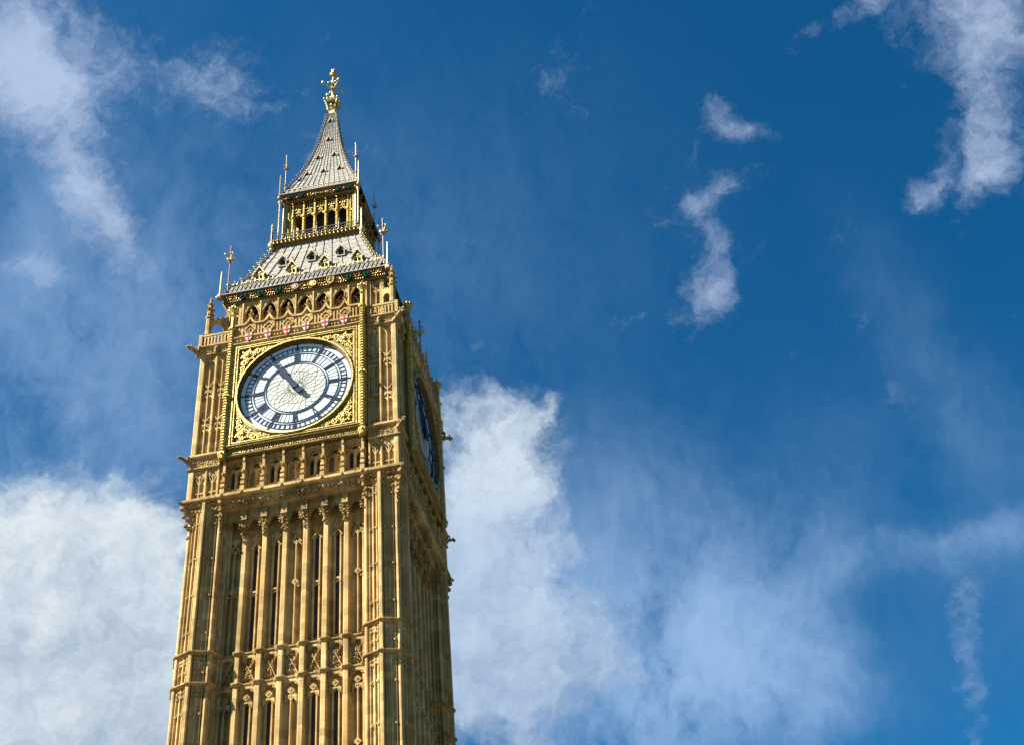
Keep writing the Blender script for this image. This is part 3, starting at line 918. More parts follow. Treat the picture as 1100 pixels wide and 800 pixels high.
def rosette(name, x, cols, kind, parent, o=5.5, z=64.40, sc=1.0):
    mb = MB()
    if kind == 'shield':
        s2 = [(px_ * 1.0 * sc, pz_ * 1.0 * sc) for px_, pz_ in ((-.24, .27), (-.1, .3), (0, .27), (.1, .3), (.24, .27), (.26, 0), (.17, -.22), (0, -.34), (-.17, -.22), (-.26, 0))]
        mb.prism(s2, 0, .12, 'o', 0)
        mb.poly([(p_[0] * .96, p_[1] * .96) for p_ in s2], .045 * sc, .1, .15, True, 1)
        mb.ball(0, .12, -.02, .10 * sc, 1, .8, 6, 0)
        mb.ball(0, .12, .15 * sc, .05 * sc, 1, .8, 6, 0)
    else:
        mb.ring(0, 0, .01, .24 * sc, 0, .09, 12, 0)
        mb.ring(0, 0, .17 * sc, .26 * sc, 0, .13, 12, 0)
        for i in range(5):
            a = 2 * PI * i / 5 + .3
            mb.ball(.095 * sc * math.cos(a), .1, .095 * sc * math.sin(a), .075 * sc, 1, .8, 6, 1)
        mb.ball(0, .14, 0, .05 * sc, 1, .8, 6, 1)
    return mb.build(name, cols, parent, loc=(x, -o, z))


for x, cols, kind in zip(GX, ([DGREEN, DGREEN], [GREEN, DGREEN], [GREEN, DGREEN], [RUST, ROSE], [GOLD, GOLDP], [GOLDD, GOLD], [GREEN, DGREEN], [GREEN, DGREEN]),
                         ('shield', 'shield', 'shield', 'rose', 'rose', 'shield', 'shield', 'shield')):
    rosette('cornice_shield' if kind == 'shield' else 'cornice_rosette', x, cols, kind, fr)

# -- lower roof
R1 = [(5.42, 64.9), (5.28, 65.35), (5.05, 65.9), (4.68, 66.55), (4.30, 67.3), (3.97, 68.26), (3.74, 68.96), (3.46, 69.74), (3.22, 70.47), (3.04, 71.15)]


def prof_at(R, z):
    for (h0, z0), (h1, z1) in zip(R, R[1:]):
        if z0 <= z <= z1: return h0 + (h1 - h0) * (z - z0) / (z1 - z0)
    return R[-1][0] if z > R[-1][1] else R[0][0]


def roof_face(R, nseam, name, parent, crock, nrow=7, seam_w=.035):
    mb = MB()
    v = []; f = []
    for h, z in R: v += [(-h, h, z), (h, h, z)]
    for i in range(len(R) - 1): f.append((2 * i, 2 * i + 1, 2 * i + 3, 2 * i + 2))
    mb.add(v, f, 0)
    # standing seams: dark on one side, pale on the other
    pitch = 2 * R[0][0] / nseam
    for k_ in range(nseam + 1):
        x0 = (-R[0][0] + k_ * pitch)
        t = x0 / R[0][0]
        fx = lambda h: t * h if abs(t) < .02 else (x0 if abs(x0) < h - .02 else None)
        pts = []
        for h, z in R:
            x = t * h * .92 + .08 * x0
            if abs(x) < h: pts.append((x, h + .02, z))
        if len(pts) > 1: mb.tube(pts, [seam_w * (.35 + .65 * p_[1] / R[0][0]) for p_ in pts], 4, 1)
    # plate joints
    for r_ in range(1, nrow):
        z = R[0][1] + (R[-1][1] - R[0][1]) * r_ / nrow; h = prof_at(R, z)
        mb.tube([(-h, h + .0, z), (h, h + .0, z)], .014, 4, 2)
    return mb.build(name, [LEAD, LEADD, LEAD], parent)


r1 = roof_face(R1, 12, 'lower_roof', T, True, 9, .045); FACE.append(r1)
m = MB()
for i in range(17):          # slanted shingle-like plates on the foot of the roof and gilt cresting above
    for j in range(2):
        x = -5.2 + 10.4 * (i + .25 + .5 * j) / 17
        m.prism([(x - .20, 64.98), (x - .02, 64.95), (x + .19, 65.50), (x + .03, 65.52)], 5.38, 5.44, 'o', 0)
        m.ball(x - .02, 5.44, 65.28, .05, 1, 1, 5, 1); m.ball(x + .02, 5.16, 66.0, .085, 1.5, .8, 5, 1)
        m.ball(x + .02, 5.14, 66.18, .045, 1.6, .8, 5, 1)
        m.ball(x + .04, 5.40, 65.08, .05, 1, 1, 5, 1)
    x = -5.2 + 10.4 * (i + .5) / 17
    m.leaf(x, 5.10, 66.02, .14, 1)
m.prism([(5.2, 64.92), (5.425, 64.92), (5.36, 65.52), (5.1, 65.54)], -5.2, 5.2, 'x', 2)
m.box(-5.2, 5.2, 5.06, 5.16, 65.80, 65.87, 2); m.box(-5.2, 5.2, 5.32, 5.40, 65.53, 65.58, 2)
FACE.append(m.build('roof_cresting', [LEAD, GOLDP, LEADD], T))


def dormer(name, w, h, gable, parent, x, z, gilt):
    """window box standing out of the roof slope, with a steep gable"""
    mb = MB(); o = prof_at(R1, z) + .10
    mb.box(-w / 2, -w / 2 + .07, o - .9, o, 0, h, 0); mb.box(w / 2 - .07, w / 2, o - .9, o, 0, h, 0)
    mb.box(-w / 2 + .07, w / 2 - .07, o - .9, o - .14, 0, h, 1)
    mb.box(-w / 2 - .03, w / 2 + .03, o - .3, o + .04, -.08, 0.0, 0)
    # gable with overhanging roof
    mb.prism([(-w / 2, h), (w / 2, h), (0, h + gable * .85)], o - .95, o - .03, 'o', 2)
    for s_ in (-1, 1):
        mb.poly([(s_ * (w / 2 + .13), h - .1), (s_ * .01, h + gable)], .085, o - .95, o + .07, False, 0)
        for k_ in range(1, 4):
            t = k_ / 4
            mb.ball(s_ * (w / 2 + .15) * (1 - t), o + .05, h - .03 + (gable + .06) * t, .065, 1, 1, 5, 3)
        mb.ball(s_ * (w / 2 + .1), o + .06, h - .12, .075, 1, 1, 5, 3)
    mb.lathe([(.03, h + gable - .1), (.03, h + gable + .25), (.09, h + gable + .33), (.03, h + gable + .41), (.01, h + gable + .6)], 0, o + .02, 5, 0, 3)
    if gilt:
        mb.arch(-w / 2 + .06, w / 2 - .06, h * .45, h * .85, h, o - .12, o - .03, 4, 0)
        mb.box(-.025, .025, o - .12, o - .04, 0, h * .8, 0)
        mb.quatre(0, h + gable * .2, .1, .03, o - .05, o + .0, 3)
    return mb.build(name, [GOLDP if gilt else LEAD, DARK, LEADD, GOLDP], parent, loc=(x, 0, z))


for x in (-2.05, 0.0, 2.05): dormer('upper_dormer', .52, .50, .42, r1, x, 68.15, False)
for x in (-3.4, -1.13, 1.13, 3.4): dormer('lower_dormer', .62, .55, .62, r1, x, 66.5, True)
# hips with crockets
m = MB()
pts = [(h + .0, h + .0, z) for h, z in R1]
m.tube(pts, .055, 5, 1)
z = 65.3
while z < 71.0:
    h = prof_at(R1, z) + .05
    m.ball(h + .05, h + .05, z, .10, 1.1, 1, 6, 0); m.ball(h + .14, h + .14, z + .12, .075, 1, 1, 5, 0)
    m.ball(h + .02, h + .14, z + .08, .05, 1, 1, 5, 0); m.ball(h + .14, h + .02, z + .08, .05, 1, 1, 5, 0)
    z += .52
CORN.append(m.build('crocketed_hip', [GOLDP, LEADD], T))


# corner finials
def finial(name, c, z0, z1, rod, mats, head_z, hs, base=True):
    mb = MB()
    mb.lathe([(.13, z0 - .4), (.13, z0), (.09, z0 + .1), (rod, z0 + .2), (rod, head_z - .5 * hs), (rod * 2.2, head_z - .45 * hs), (rod, head_z - .35 * hs), (rod, z1 - .4 * hs), (rod * 2.4, z1 - .22 * hs), (.01, z1)], c, c, 6, 0, 1)
    mb.ball(c, c, z0 + .95, .10, 1, 1, 6, 0)
    for k_ in range(4):
        a = k_ * PI / 2 + PI / 4
        dx, do = math.cos(a), math.sin(a)
        mb.tube([(c, c, head_z - .25 * hs), (c + dx * .16 * hs, c + do * .16 * hs, head_z - .12 * hs), (c + dx * .30 * hs, c + do * .30 * hs, head_z + .1 * hs)], [.04, .06 * hs, .035], 5, 0)
        mb.ball(c + dx * .32 * hs, c + do * .32 * hs, head_z + .13 * hs, .085 * hs, 1.2, 1, 5, 0)
        mb.ball(c + dx * .12 * hs, c + do * .12 * hs, head_z - .2 * hs, .10 * hs, 1.3, 1, 5, 0)
    mb.ball(c, c, head_z + .42 * hs, .085 * hs, 1.5, 1, 6, 1)
    return mb.build(name, mats, T)


CORN.append(finial('roof_finial', 5.32, 65.0, 69.75, .045, [GOLDP, RUST], 68.55, 1.15))
m = MB()
m.lathe([(.16, 64.5), (.2, 64.7), (.07, 64.9), (.06, 66.6), (.03, 66.95)], 5.68, 5.68, 6, 0, 0)
m.ball(5.66, 5.66, 64.5, .2, 1.1, 1, 8, 1); m.ball(5.78, 5.78, 64.48, .13, 1, 1, 6, 0)
m.lathe([(.05, 65.8), (.08, 65.86), (.05, 65.92)], 5.68, 5.68, 6, 0, 0)
CORN.append(m.build('corner_spike', [GOLDP, RUST], T))

# -- lantern gallery
m = MB()
m.sq([(2.9, 71.05), (3.12, 71.1), (3.18, 71.2), (3.14, 71.28), (3.30, 71.5), (3.36, 71.52), (3.36, 71.62), (3.0, 71.66)], mi=1)
for k in range(4):
    for j in range(22):
        t = -3.2 + 6.4 * (j + .5) / 22
        for z_, o_, r_ in ((71.36, 3.30, .10), (71.6, 3.36, .075)):
            x_, y_ = ((t, o_), (o_, -t), (-t, -o_), (-o_, t))[k]
            m.ball(x_, y_, z_, r_, 1.1, 1, 5, 0)
m.build('gallery_cornice', [GOLD, GOLDD], T)
m = MB()
m.box(-3.28, 3.28, 3.22, 3.27, 72.22, 72.27)
m.box(-3.28, 3.28, 3.22, 3.26, 71.95, 71.98)
for j in range(33):
    x = -3.25 + 6.5 * j / 32
    if j % 8 == 0: m.lathe([(.06, 71.6), (.06, 72.5), (.1, 72.56), (.03, 72.64), (.01, 72.95)], x, 3.24, 6)
    else: m.box(x - .010, x + .010, 3.23, 3.25, 71.6, 72.24)
FACE.append(m.build('gallery_railing', LEADD, T))
m = MB()
m.lathe([(.1, 71.3), (.14, 71.6), (.06, 71.7), (.06, 73.0), (.1, 73.06), (.02, 73.5)], 3.27, 3.27, 6)
m.ball(3.3, 3.3, 71.2, .2, 1.4, 1, 6); m.ball(3.25, 3.25, 70.9, .14, 1.4, 1, 6)
CORN.append(m.build('gallery_post', GOLDP, T))

# -- lantern
PX = [-2.05, -1.23, -.41, .41, 1.23, 2.05]
m = MB()
for x in PX:
    m.prism([(x - .10, 2.25), (x - .10, 2.5), (x - .05, 2.58), (x + .05, 2.58), (x + .10, 2.5), (x + .10, 2.25)], 71.6, 76.1, 'z')
    for z_ in (72.6, 74.5, 75.95): m.ball(x, 2.6, z_, .09, .8, 1, 6)
for i in range(5):
    x = (PX[i] + PX[i + 1]) / 2
    m.arch(x - .33, x + .33, 74.45, 74.80, 74.86, 2.36, 2.46, 5)
    m.ring(x, 75.55, .17, .23, 2.38, 2.47, 8)
    m.quatre(x, 75.12, .13, .04, 2.38, 2.48)
    m.box(x - .03, x + .03, 2.36, 2.46, 74.8, 76.1)
    for s_ in (-1, 1):
        m.ball(x + s_ * .15, 2.47, 75.0, .055); m.ball(x + s_ * .18, 2.47, 75.35, .06); m.ball(x + s_ * .17, 2.47, 75.85, .07)
        m.poly([(x + s_ * .33, 75.9), (x + s_ * .12, 75.78), (x, 75.95)], .05, 2.36, 2.46)
    m.box(x - .31, x + .31, 2.36, 2.43, 72.55, 72.62)
    m.box(x - .31, x + .31, 2.2, 2.42, 71.6, 72.0)
for sx in (-1, 1):
    m.box(*((2.15, 2.35) if sx > 0 else (-2.35, -2.15)), 1.9, 2.2, 71.6, 76.1)
    m.box(*((2.2, 2.6) if sx > 0 else (-2.6, -2.2)), 2.2, 2.45, 74.2, 74.4)
    for x in (2.24, 2.55): m.box(sx * x - .05, sx * x + .05, 2.4, 2.56, 71.6, 76.1)
    m.arch(sx * 2.4 - .11, sx * 2.4 + .11, 75.4, 75.7, 76.0, 2.42, 2.5, 3)
    m.arch(sx * 2.4 - .11, sx * 2.4 + .11, 73.7, 73.95, 74.1, 2.42, 2.5, 3)
FACE.append(m.build('lantern_arcade', GOLD, T))
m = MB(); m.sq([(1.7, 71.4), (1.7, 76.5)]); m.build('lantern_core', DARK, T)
m = MB()
m.lathe([(.07, 72.4), (.06, 72.6), (.05, 74.3), (.085, 74.36), (.05, 74.42), (.05, 75.8), (.12, 75.95), (.14, 76.1)], 2.93, 2.93, 6)
m.lathe([(.09, 71.6), (.08, 76.1)], 2.66, 2.66, 8)
CORN.append(m.build('lantern_corner_column', GOLDP, T))
m = MB()
m.sq([(2.3, 76.05), (2.72, 76.05), (2.78, 76.15), (2.74, 76.22), (2.78, 76.5), (2.92, 76.66), (2.98, 76.70), (2.98, 76.76), (2.4, 76.8)])
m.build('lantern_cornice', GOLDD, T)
m = MB()
m.sq([(2.6, 76.77), (3.02, 76.77), (3.02, 76.84), (2.85, 76.92), (2.5, 76.95)])
m.build('lantern_flashing', LEAD, T)
m = MB()
m.box(-2.79, 2.79, 2.7, 2.80, 76.25, 76.6, 1)
G2 = [-2.2, -1.4, -.5, .5, 1.4, 2.2]
for j in range(28):
    x = -2.75 + 5.5 * (j + .5) / 28
    if min(abs(x - g_) for g_ in (-1.4, 1.4, 2.2, -2.2)) > .16:
        m.leaf(x, 2.83, 76.4, .11, random.choice((0, 2, 2)))
f2 = m.build('lantern_leaf_frieze', [GOLD, GOLDD, BRONZE], T); FACE.append(f2)
for x, cols in ((-2.2, [DGREEN, DGREEN]), (-1.4, [GREEN, DGREEN]), (1.4, [GREEN, DGREEN]), (2.2, [GREEN, DGREEN])):
    rosette('lantern_shield', x, cols, 'shield', f2, o=2.83, z=76.45, sc=.85)
m = MB()
m.ball(2.97, 2.97, 76.45, .17, 1.1, 1, 8)
CORN.append(m.build('cornice_boss', RUST, T))

# -- spire
R2 = [(2.86, 76.95), (2.70, 77.4), (2.42, 78.2), (2.12, 79.1), (1.83, 80.0), (1.42, 81.6), (1.12, 82.9), (.90, 84.1), (.64, 85.9), (.43, 87.6), (.30, 88.7)]
r2 = roof_face(R2, 13, 'spire_roof', T, True, 26, .028); FACE.append(r2)
m = MB()
for i in range(14):
    x = -2.65 + 5.3 * (i + .5) / 14
    m.ball(x, 2.72, 77.42, .06, 1.6, 1, 5, 1); m.prism([(x - .13, 77.0), (x + .1, 77.0), (x + .12, 77.25), (x - .08, 77.27)], 2.7, 2.82, 'o', 0)
m.box(-2.7, 2.7, 2.68, 2.74, 77.28, 77.32, 2); m.box(-2.66, 2.66, 2.66, 2.70, 77.5, 77.53, 2)
FACE.append(m.build('spire_cresting', [LEAD, GOLDP, GOLDP], T))


def lucarne(x, z, s_, parent):
    mb = MB(); o = prof_at(R2, z) + .12
    mb.prism([(-.17 * s_, 0), (.17 * s_, 0), (0, .34 * s_)], o - .6, o - .06, 'o', 1)
    for q in (-1, 1): mb.poly([(q * .22 * s_, -.03), (0, .42 * s_)], .07 * s_, o - .6, o, False, 0)
    mb.ball(0, o, .42 * s_, .06 * s_, 1.6, 1, 5, 0)
    return mb.build('lucarne', [GOLDP, DARK], parent, loc=(x, 0, z))


for x, z, s_ in ((-1.25, 79.75, 1), (0, 79.75, 1), (1.25, 79.75, 1), (-.63, 82.2, 1), (.63, 82.2, 1), (0, 84.75, .95), (0, 87.5, .9)): lucarne(x, z, s_, r2)
m = MB()
m.tube([(h, h, z) for h, z in R2], .045, 5, 1)
z = 77.3
while z < 88.6:
    h = prof_at(R2, z) + .02
    m.ball(h + .04, h + .04, z, .065, 1.1, 1, 5, 0); m.ball(h + .10, h + .10, z + .08, .045, 1, 1, 5, 0)
    z += .34
CORN.append(m.build('spire_hip', [GOLDP, LEADD], T))
CORN.append(finial('lantern_finial', 2.68, 77.2, 81.6, .035, [RUST, GOLDP], 80.1, .7))
m = MB(); m.lathe([(.08, 76.6), (.05, 76.9), (.04, 78.9), (.01, 79.1)], 2.97, 2.97, 5)
CORN.append(m.build('lantern_spike', GOLDP, T))

# -- crowning finial
m = MB()
m.sq([(.27, 88.55), (.36, 88.7), (.25, 88.85), (.22, 89.35)])
m.build('finial_neck', GOLDP, T)
m = MB()
m.sq([(.2, 89.3), (.30, 89.42), (.26, 89.5), (.30, 89.65), (.34, 89.7)], mi=0)
m.sq([(.28, 89.7), (.30, 90.1), (.40, 90.22)], mi=1)
m.sq([(.40, 90.2), (.52, 90.26), (.56, 90.36), (.56, 90.48), (.2, 90.5)], mi=0)
for sx in (-1, 1):
    for so in (-1, 1):
        m.tube([(sx * .28, so * .28, 89.3), (sx * .33, so * .33, 89.7), (sx * .44, so * .44, 90.15), (sx * .52, so * .52, 90.4)], [.04, .05, .06, .04], 6, 0)
        m.ball(sx * .55, so * .55, 90.45, .11, 1, 1, 8, 0)
for k in range(4):
    for x_ in (-.28, 0, .28):
        a, b_ = ((x_, .56), (.56, -x_), (-x_, -.56), (-.56, x_))[k]
        m.ball(a, b_, 90.5, .09, 1.2, 1, 6, 0)
    a, b_ = ((0, .40), (.40, 0), (0, -.40), (-.40, 0))[k]
    m.ball(a, b_, 89.72, .12, 1.2, 1, 7, 0)
crown = m.build('finial_crown', [GOLDP, GOLDD], T)
m = MB()
m.lathe([(.22, 90.4), (.2, 90.6), (.12, 90.8), (.16, 91.2), (.13, 91.5), (.10, 91.7), (.18, 91.85), (.11, 92.0), (.10, 92.2), (.2, 92.4), (.12, 92.6), (.09, 92.9), (.19, 93.1), (.2, 93.25), (.08, 93.4), (.07, 93.9)], 0, 0, 10)
m.ball(0, 0, 94.18, .30, 1.05, 1, 10)
m.lathe([(.06, 94.4), (.1, 94.5), (.16, 94.75), (.1, 94.8), (.02, 95.0)], 0, 0, 8)
m.lathe([(.24, 94.1), (.33, 94.15), (.33, 94.22), (.24, 94.27)], 0, 0, 12)
for sx in (-1, 1):
    for so in (-1, 1):
        m.ball(sx * .12, so * .12, 94.78, .05)
m.build('finial_orb', GOLD, T)
m = MB()
for sx in (-1, 1):
    for so in (-1, 1):
        m.tube([(0, 0, 92.3), (sx * .25, so * .25, 92.25), (sx * .45, so * .45, 92.4), (sx * .60, so * .60, 92.45)], [.07, .06, .045, .05], 6)
        m.ball(sx * .66, so * .66, 92.5, .16, 1, 1, 9)
        m.ball(sx * .33, so * .33, 92.35, .10, 1, 1, 6)
        m.tube([(sx * .05, so * .05, 92.9), (sx * .2, so * .2, 93.05), (sx * .28, so * .28, 92.9)], .05, 5)
        m.ball(sx * .3, so * .3, 92.86, .1, 1, 1, 6)
m.build('finial_arm', GOLDP, T)

# ------------------------------------------------------------------ corner turrets (built at the front right corner)
CC = 5.125; CR = 1.32
m = MB()
m.lathe([(CR - .17, 0.0), (CR - .17, 47.7)], CC, CC, 8)
knobs = []
z = 46.17
while z > 3: knobs.append(z); z -= 2.33


def oct_pt(r, k_, t=0.0):
    a = k_ * PI / 4; b_ = (k_ + 1) * PI / 4
    p_ = Vector((math.sin(a), math.cos(a))) * r; q = Vector((math.sin(b_), math.cos(b_))) * r
    return p_.lerp(q, t)


def radial_prism(mb, k_, r0, r1, w, z0, z1, off=0.0, mi=None):
    """vertical bar at octagon vertex k_ (or part-way with off in eighths)"""
    a = (k_ + off) * PI / 4; u = Vector((math.sin(a), math.cos(a))); v_ = Vector((math.cos(a), -math.sin(a)))
    P_ = [u * r0 - v_ * w / 2, u * (r1 - .05) - v_ * w / 2, u * r1 - v_ * w * .3, u * r1 + v_ * w * .3, u * (r1 - .05) + v_ * w / 2, u * r0 + v_ * w / 2]
    mb.prism([(CC + p_.x, CC + p_.y) for p_ in P_], z0, z1, 'z', mi)


FAP = math.cos(PI / 8)
for k_ in range(-3, 6):
    radial_prism(m, k_, .9, CR + .015, .22, 0, 47.55)
for k_ in range(-3, 5):
    radial_prism(m, k_, .9, CR * FAP - .055, .085, 0, 47.2, .5)
    radial_prism(m, k_, .9, (CR - .02) * FAP, .05, 0, 46.9, .22)
    radial_prism(m, k_, .9, (CR - .02) * FAP, .05, 0, 46.9, .78)
    for z in knobs:
        for t in (.27, .73):
            p_ = oct_pt(CR - .08, k_, t)
            m.ball(CC + p_.x, CC + p_.y, z, .085, 1, 1, 6)
            p_ = oct_pt(CR - .10, k_, t + (.1 if t < .5 else -.1)); m.ball(CC + p_.x, CC + p_.y, z + .09, .055, 1.2, 1, 5)
for zt, zb in BANDS:
    for k_ in range(-3, 5):
        for z in (zt - .35, zb - .35, zt - .55, zb - .6):
            for t in (.25, .40, .60, .75):
                p_ = oct_pt(CR - .12, k_, t); m.ball(CC + p_.x, CC + p_.y, z + random.uniform(-.06, .06), random.uniform(.06, .1), 1.2, 1, 5)
m.lathe([(CR + .25, 0), (CR + .25, 1.6), (CR, 1.9)], CC, CC, 8)
tur = m.build('shaft_turret', STONE, T); CORN.append(tur)
for zt, zb in BANDS:
    for z in (zt, zb):
        m = MB()
        m.lathe([(CR - .1, z - .14), (CR + .13, z - .02), (CR + .13, z + .05), (CR - .1, z + .16)], CC, CC, 8)
        for k_ in range(-3, 5):
            for t in (.12, .88):
                p_ = oct_pt(CR + .1, k_, t); m.ball(CC + p_.x, CC + p_.y, z, .085, 1, 1, 5)
        m.build('turret_string', CARVE, tur)
# corbelling to the square clock stage
m = MB()
for h, z0, z1 in ((.93, 45.95, 46.35), (1.0, 46.45, 46.85), (1.09, 46.95, 47.35), (1.2, 47.42, 47.62)):
    hh = h
    m.sq([(hh - .1, z0), (hh, z0 + .14), (hh, z1 - .08), (hh - .06, z1)], CC, CC)
    for j in range(9):
        t = -hh + 2 * hh * (j + .5) / 9
        m.leaf(CC + t, CC + hh, (z0 + z1) / 2, .10); m.leaf(CC + hh, CC + t, (z0 + z1) / 2, .10)
    m.leaf(CC + hh, CC + hh, (z0 + z1) / 2, .18)
m.ball(CC + .92, CC + .92, 45.55, .13); m.ball(CC + 1.0, CC + .95, 46.15, .15)
for z_, r_ in ((45.5, .10), (46.3, .15), (46.9, .17), (47.4, .2)):
    m.ball(CC + .95 + (z_ - 45.5) * .16, CC + .95 + (z_ - 45.5) * .16, z_, r_, 1, 1, 6)
    m.ball(CC - .95, CC + .95 + (z_ - 45.5) * .16, z_, r_ * .8, 1, 1, 6)
    m.ball(CC + .95 + (z_ - 45.5) * .16, CC - .95, z_, r_ * .8, 1, 1, 6)
CORN.append(m.build('turret_corbel', CARVE, T))

# clock stage turret: panelled square turret, both outer sides
m = MB()
X0, X1 = 4.46, 6.31
m.box(X0, 6.06, 4.0, 6.06, 47.6, 59.1)


def side(fn):
    """fn(x0,x1,o0,o1,z0,z1) boxes on the front side and mirrored on the right side"""
    return fn


class Mir:
    """writes the same pieces on the front (x,o) and the side (o,x)"""
    def __init__(s, mb): s.mb = mb

    def __getattr__(s, nm):
        def call(*a, **k):
            n0 = len(s.mb.v); getattr(s.mb, nm)(*a, **k)
            n1 = len(s.mb.v); f0 = len(s.mb.f)
            s.mb.v += [(o, x, z) for x, o, z in s.mb.v[n0:n1]]
            fs = [(f, mi) for f, mi in zip(s.mb.f, s.mb.m) if min(f) >= n0]
            for f, mi in fs: s.mb.f.append(tuple(i + n1 - n0 for i in f)); s.mb.m.append(mi)
        return call


M2 = Mir(m)
m.prism([(5.96, 5.96), (5.96, 6.25), (6.0, 6.31), (6.24, 6.31), (6.31, 6.24), (6.31, 6.0), (6.25, 5.96)], 47.9, 59.05, 'z')
M2.box(X0, X0 + .10, 6.0, 6.27, 47.9, 59.05)
M2.prism([(5.14, 6.0), (5.14, 6.22), (5.19, 6.29), (5.27, 6.29), (5.32, 6.22), (5.32, 6.0)], 47.9, 59.05, 'z')
PN = [(X0 + .10, 5.14), (5.32, 5.96)]
for a, b_ in PN:
    c_ = (a + b_) / 2; q = (b_ - a) / 4
    M2.box(c_ - .03, c_ + .03, 6.0, 6.19, 48.0, 59.0)
    # clock stage tracery
    for zc in (56.1, 53.45):
        for u in (-1, 1):
            M2.quatre(c_ + u * q, zc, q * .62, .035, 6.05, 6.18)
            M2.quatre(c_ + u * q, zc + .38, q * .45, .03, 6.05, 6.16)
            M2.arch(c_ + u * q - q + .02, c_ + u * q + q - .02, zc - .62, zc - .38, zc - .28, 6.05, 6.16)
        M2.poly([(a, zc + .68), (c_, zc + .3), (b_, zc + .68)], .05, 6.05, 6.2)
        M2.poly([(a, zc - .25), (c_, zc + .1), (b_, zc - .25)], .05, 6.05, 6.2)
    for u in (-1, 1): M2.arch(c_ + u * q - q + .02, c_ + u * q + q - .02, 58.2, 58.55, 58.7, 6.05, 6.18)
    M2.arch(a, b_, 58.45, 58.85, 59.0, 6.05, 6.22)
    M2.carving(a + .05, b_ - .05, 51.42, 51.62, 6.12, .09)
    # arcade level
    M2.arch(a, b_, 49.35, 49.85, 50.05, 6.05, 6.22)
    M2.poly([(c_, 49.0), (c_ - .15, 49.35), (a + .04, 49.6)], .05, 6.05, 6.2); M2.poly([(c_, 49.0), (c_ + .15, 49.35), (b_ - .04, 49.6)], .05, 6.05, 6.2)
    M2.quatre(c_, 49.55, .12, .035, 6.05, 6.19)
    for u in (-1, 1):
        M2.arch(c_ + u * q - q + .03, c_ + u * q + q - .03, 48.95, 49.15, 49.25, 6.05, 6.15)
        M2.box(c_ + u * q - .02, c_ + u * q + .02, 6.05, 6.13, 48.0, 48.4)
    M2.box(a, b_, 6.05, 6.18, 48.38, 48.46)
ct = m.build('clock_stage_turret', STONE, T); CORN.append(ct)
m = MB(); M2 = Mir(m)
# mouldings round the turret: sill, mid band, cornice
H = X1 - CC   # half width seen from the turret centre


def tmould(prof):
    """prof (o,z): swept round the two outer sides of the turret"""
    n = len(prof); v = []; f = []
    for o, z in prof: v += [(4.45, o, z), (o, o, z), (o, 4.45, z)]
    for i in range(n):
        j = (i + 1) % n
        f += [(3 * i, 3 * i + 1, 3 * j + 1, 3 * j), (3 * i + 1, 3 * i + 2, 3 * j + 2, 3 * j + 1)]
    f += [tuple(3 * i for i in range(n)), tuple(3 * i + 2 for i in range(n))]
    m.add(v, f)


tmould([(5.9, 47.6), (6.38, 47.6), (6.5, 47.72), (6.5, 47.84), (6.40, 47.96), (6.3, 48.02), (5.9, 48.02)])
CORN.append(m.build('turret_moulding', CARVE, T)); m = MB(); M2 = Mir(m)
tmould([(5.9, 50.02), (6.34, 50.02), (6.4, 50.1), (6.4, 50.16), (6.27, 50.24), (6.27, 50.78), (6.36, 50.84), (6.46, 50.95), (6.46, 51.05), (6.33, 51.2), (5.9, 51.24)])
M2.carving(4.6, 6.25, 50.3, 50.74, 6.27, .13)
CORN.append(m.build('turret_moulding', CARVE, T)); m = MB(); M2 = Mir(m)
tmould([(5.9, 58.9), (6.33, 58.9), (6.40, 58.98), (6.40, 59.05), (6.33, 59.1), (6.33, 59.35), (6.42, 59.5), (6.52, 59.58), (6.52, 59.68), (6.3, 59.74), (5.9, 59.74)])
M2.carving(4.6, 6.3, 59.14, 59.34, 6.34, .12)
for xk in (5.23,):
    for z_ in (59.3,): M2.ball(xk, 6.48, z_, .13, 1.3, 1, 6)
    M2.lathe([(.02, 58.85), (.14, 59.0), (.16, 59.3), (.1, 59.5)], xk, 6.42, 6)
CORN.append(m.build('turret_cornice', CARVE, T))
# turret balustrade
m = MB(); M2 = Mir(m)
M2.box(4.5, 6.42, 6.26, 6.42, 60.52, 60.66); M2.box(4.5, 6.40, 6.28, 6.40, 59.7, 59.8)
for j in range(9):
    x = 4.56 + j * .215
    M2.box(x - .045, x + .045, 6.3, 6.39, 59.75, 60.54)
    if j < 8: M2.arch(x + .04, x + .175, 60.3, 60.42, 60.54, 6.31, 6.38, 3, None, False)
m.box(6.24, 6.45, 6.24, 6.45, 59.7, 60.7)
m.box(4.4, 6.3, 4.4, 6.3, 59.2, 59.7)
CORN.append(m.build('turret_balustrade', STONE, T))
# pinnacle and flying buttress
m = MB()
PC = 6.05
m.lathe([(.26, 59.7), (.26, 60.8), (.29, 60.85), (.21, 60.95), (.20, 62.3), (.27, 62.38), (.27, 62.46), (.19, 62.55), (.19, 63.0), (.28, 63.1), (.2, 63.2), (.14, 63.5), (.2, 63.58), (.12, 63.66), (.08, 63.95), (.12, 64.02), (.01, 64.25)], PC, PC, 8, PI / 8)
for k_ in range(4):
    a = k_ * PI / 2
    for z_, r_ in ((62.6, .25), (63.15, .26), (63.6, .17)):
        m.ball(PC + r_ * math.cos(a), PC + r_ * math.sin(a), z_, .075, 1.2, 1, 5)
CORN.append(m.build('pinnacle', CARVE, T))
m = MB()
n_ = 8; A = []; B = []
for i in range(n_ + 1):
    t = i / n_
    A.append((t, 61.55 + .75 * math.sin(PI * min(1, t * .75)) - .10 * t)); B.append((t, 62.15 + .85 * t))
v = []
d0, d1 = 5.22, 6.0
for wv in (-.11, .11):
    for Q in (A, B):
        for t, z in Q:
            c_ = d1 + (d0 - d1) * t; v.append((c_ + wv * .7, c_ - wv * .7, z))
K = n_ + 1; f = []
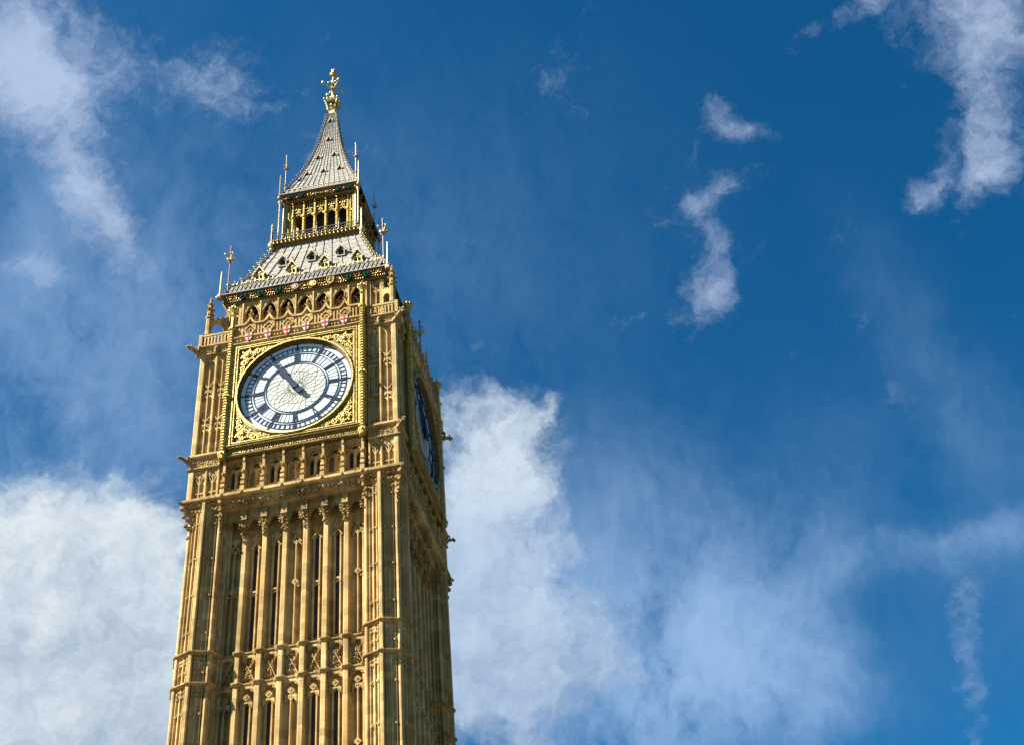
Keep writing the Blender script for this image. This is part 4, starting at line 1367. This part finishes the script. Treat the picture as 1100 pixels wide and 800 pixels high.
for i in range(n_):
    a, b_, c_, e_ = i, i + 1, K + i + 1, K + i
    f += [(a, b_, c_, e_), (2 * K + e_, 2 * K + c_, 2 * K + b_, 2 * K + a), (a, 2 * K + a, 2 * K + b_, b_), (e_, c_, 2 * K + c_, 2 * K + e_)]
m.add(v, f)
for t in (.2, .45, .7, .95):
    c_ = d1 + (d0 - d1) * t; m.ball(c_, c_, 62.2 + .85 * t, .11, 1.3, 1, 6)
for t in (0.03, .93):
    c_ = d1 + (d0 - d1) * t; m.lathe([(.12, 59.7), (.12, 62.3)], c_, c_, 6)
m.box(5.0, 5.27, 5.0, 5.27, 59.7, 64.0)
CORN.append(m.build('flying_buttress', STONE, T))


# gargoyles
def gargoyle(c, z, s_, name='gargoyle'):
    mb = MB()
    D = lambda t, dz: (c + t * s_ * .707, c + t * s_ * .707, z + dz * s_)
    mb.tube([D(-.25, -.25), D(0, -.12), D(.3, .0), D(.6, .12), D(.82, .16)], [.30 * s_, .27 * s_, .19 * s_, .14 * s_, .15 * s_], 7)
    mb.tube([D(.78, .18), D(.95, .22), D(1.12, .20)], [.16 * s_, .14 * s_, .07 * s_], 6)
    mb.tube([D(.80, .05), D(.95, .0), D(1.05, -.04)], [.09 * s_, .06 * s_, .03 * s_], 5)
    for q in (-1, 1):
        x, o, zz = D(.74, .33); mb.ball(x + q * .09 * s_, o - q * .09 * s_, zz, .07 * s_, 1.8, 1, 5)
        x, o, zz = D(.25, .18)
        mb.tube([(x + q * .12 * s_, o - q * .12 * s_, zz - .1), (x + q * .16 * s_, o - q * .16 * s_, zz + .15 * s_), (x - .1 + q * .14 * s_, o - .1 - q * .14 * s_, zz + .3 * s_)], [.09 * s_, .08 * s_, .02], 5)
        x, o, zz = D(.2, -.3); mb.ball(x + q * .14 * s_, o - q * .14 * s_, zz, .1 * s_, 1.4, 1, 5)
    return mb.build(name, CARVE, T)


CORN.append(gargoyle(6.30, 59.25, .88))
CORN.append(gargoyle(6.34, 50.75, .62))
# same beasts stand out over the middle of each turret side lower down
CORN.append(gargoyle(6.30, 47.65, .42))

# ------------------------------------------------------------------ the other three sides and corners
for k in (1, 2, 3):
    for o in FACE + CORN:
        c = copy_tree(o, T); c.rotation_euler = (0, 0, k * PI / 2)
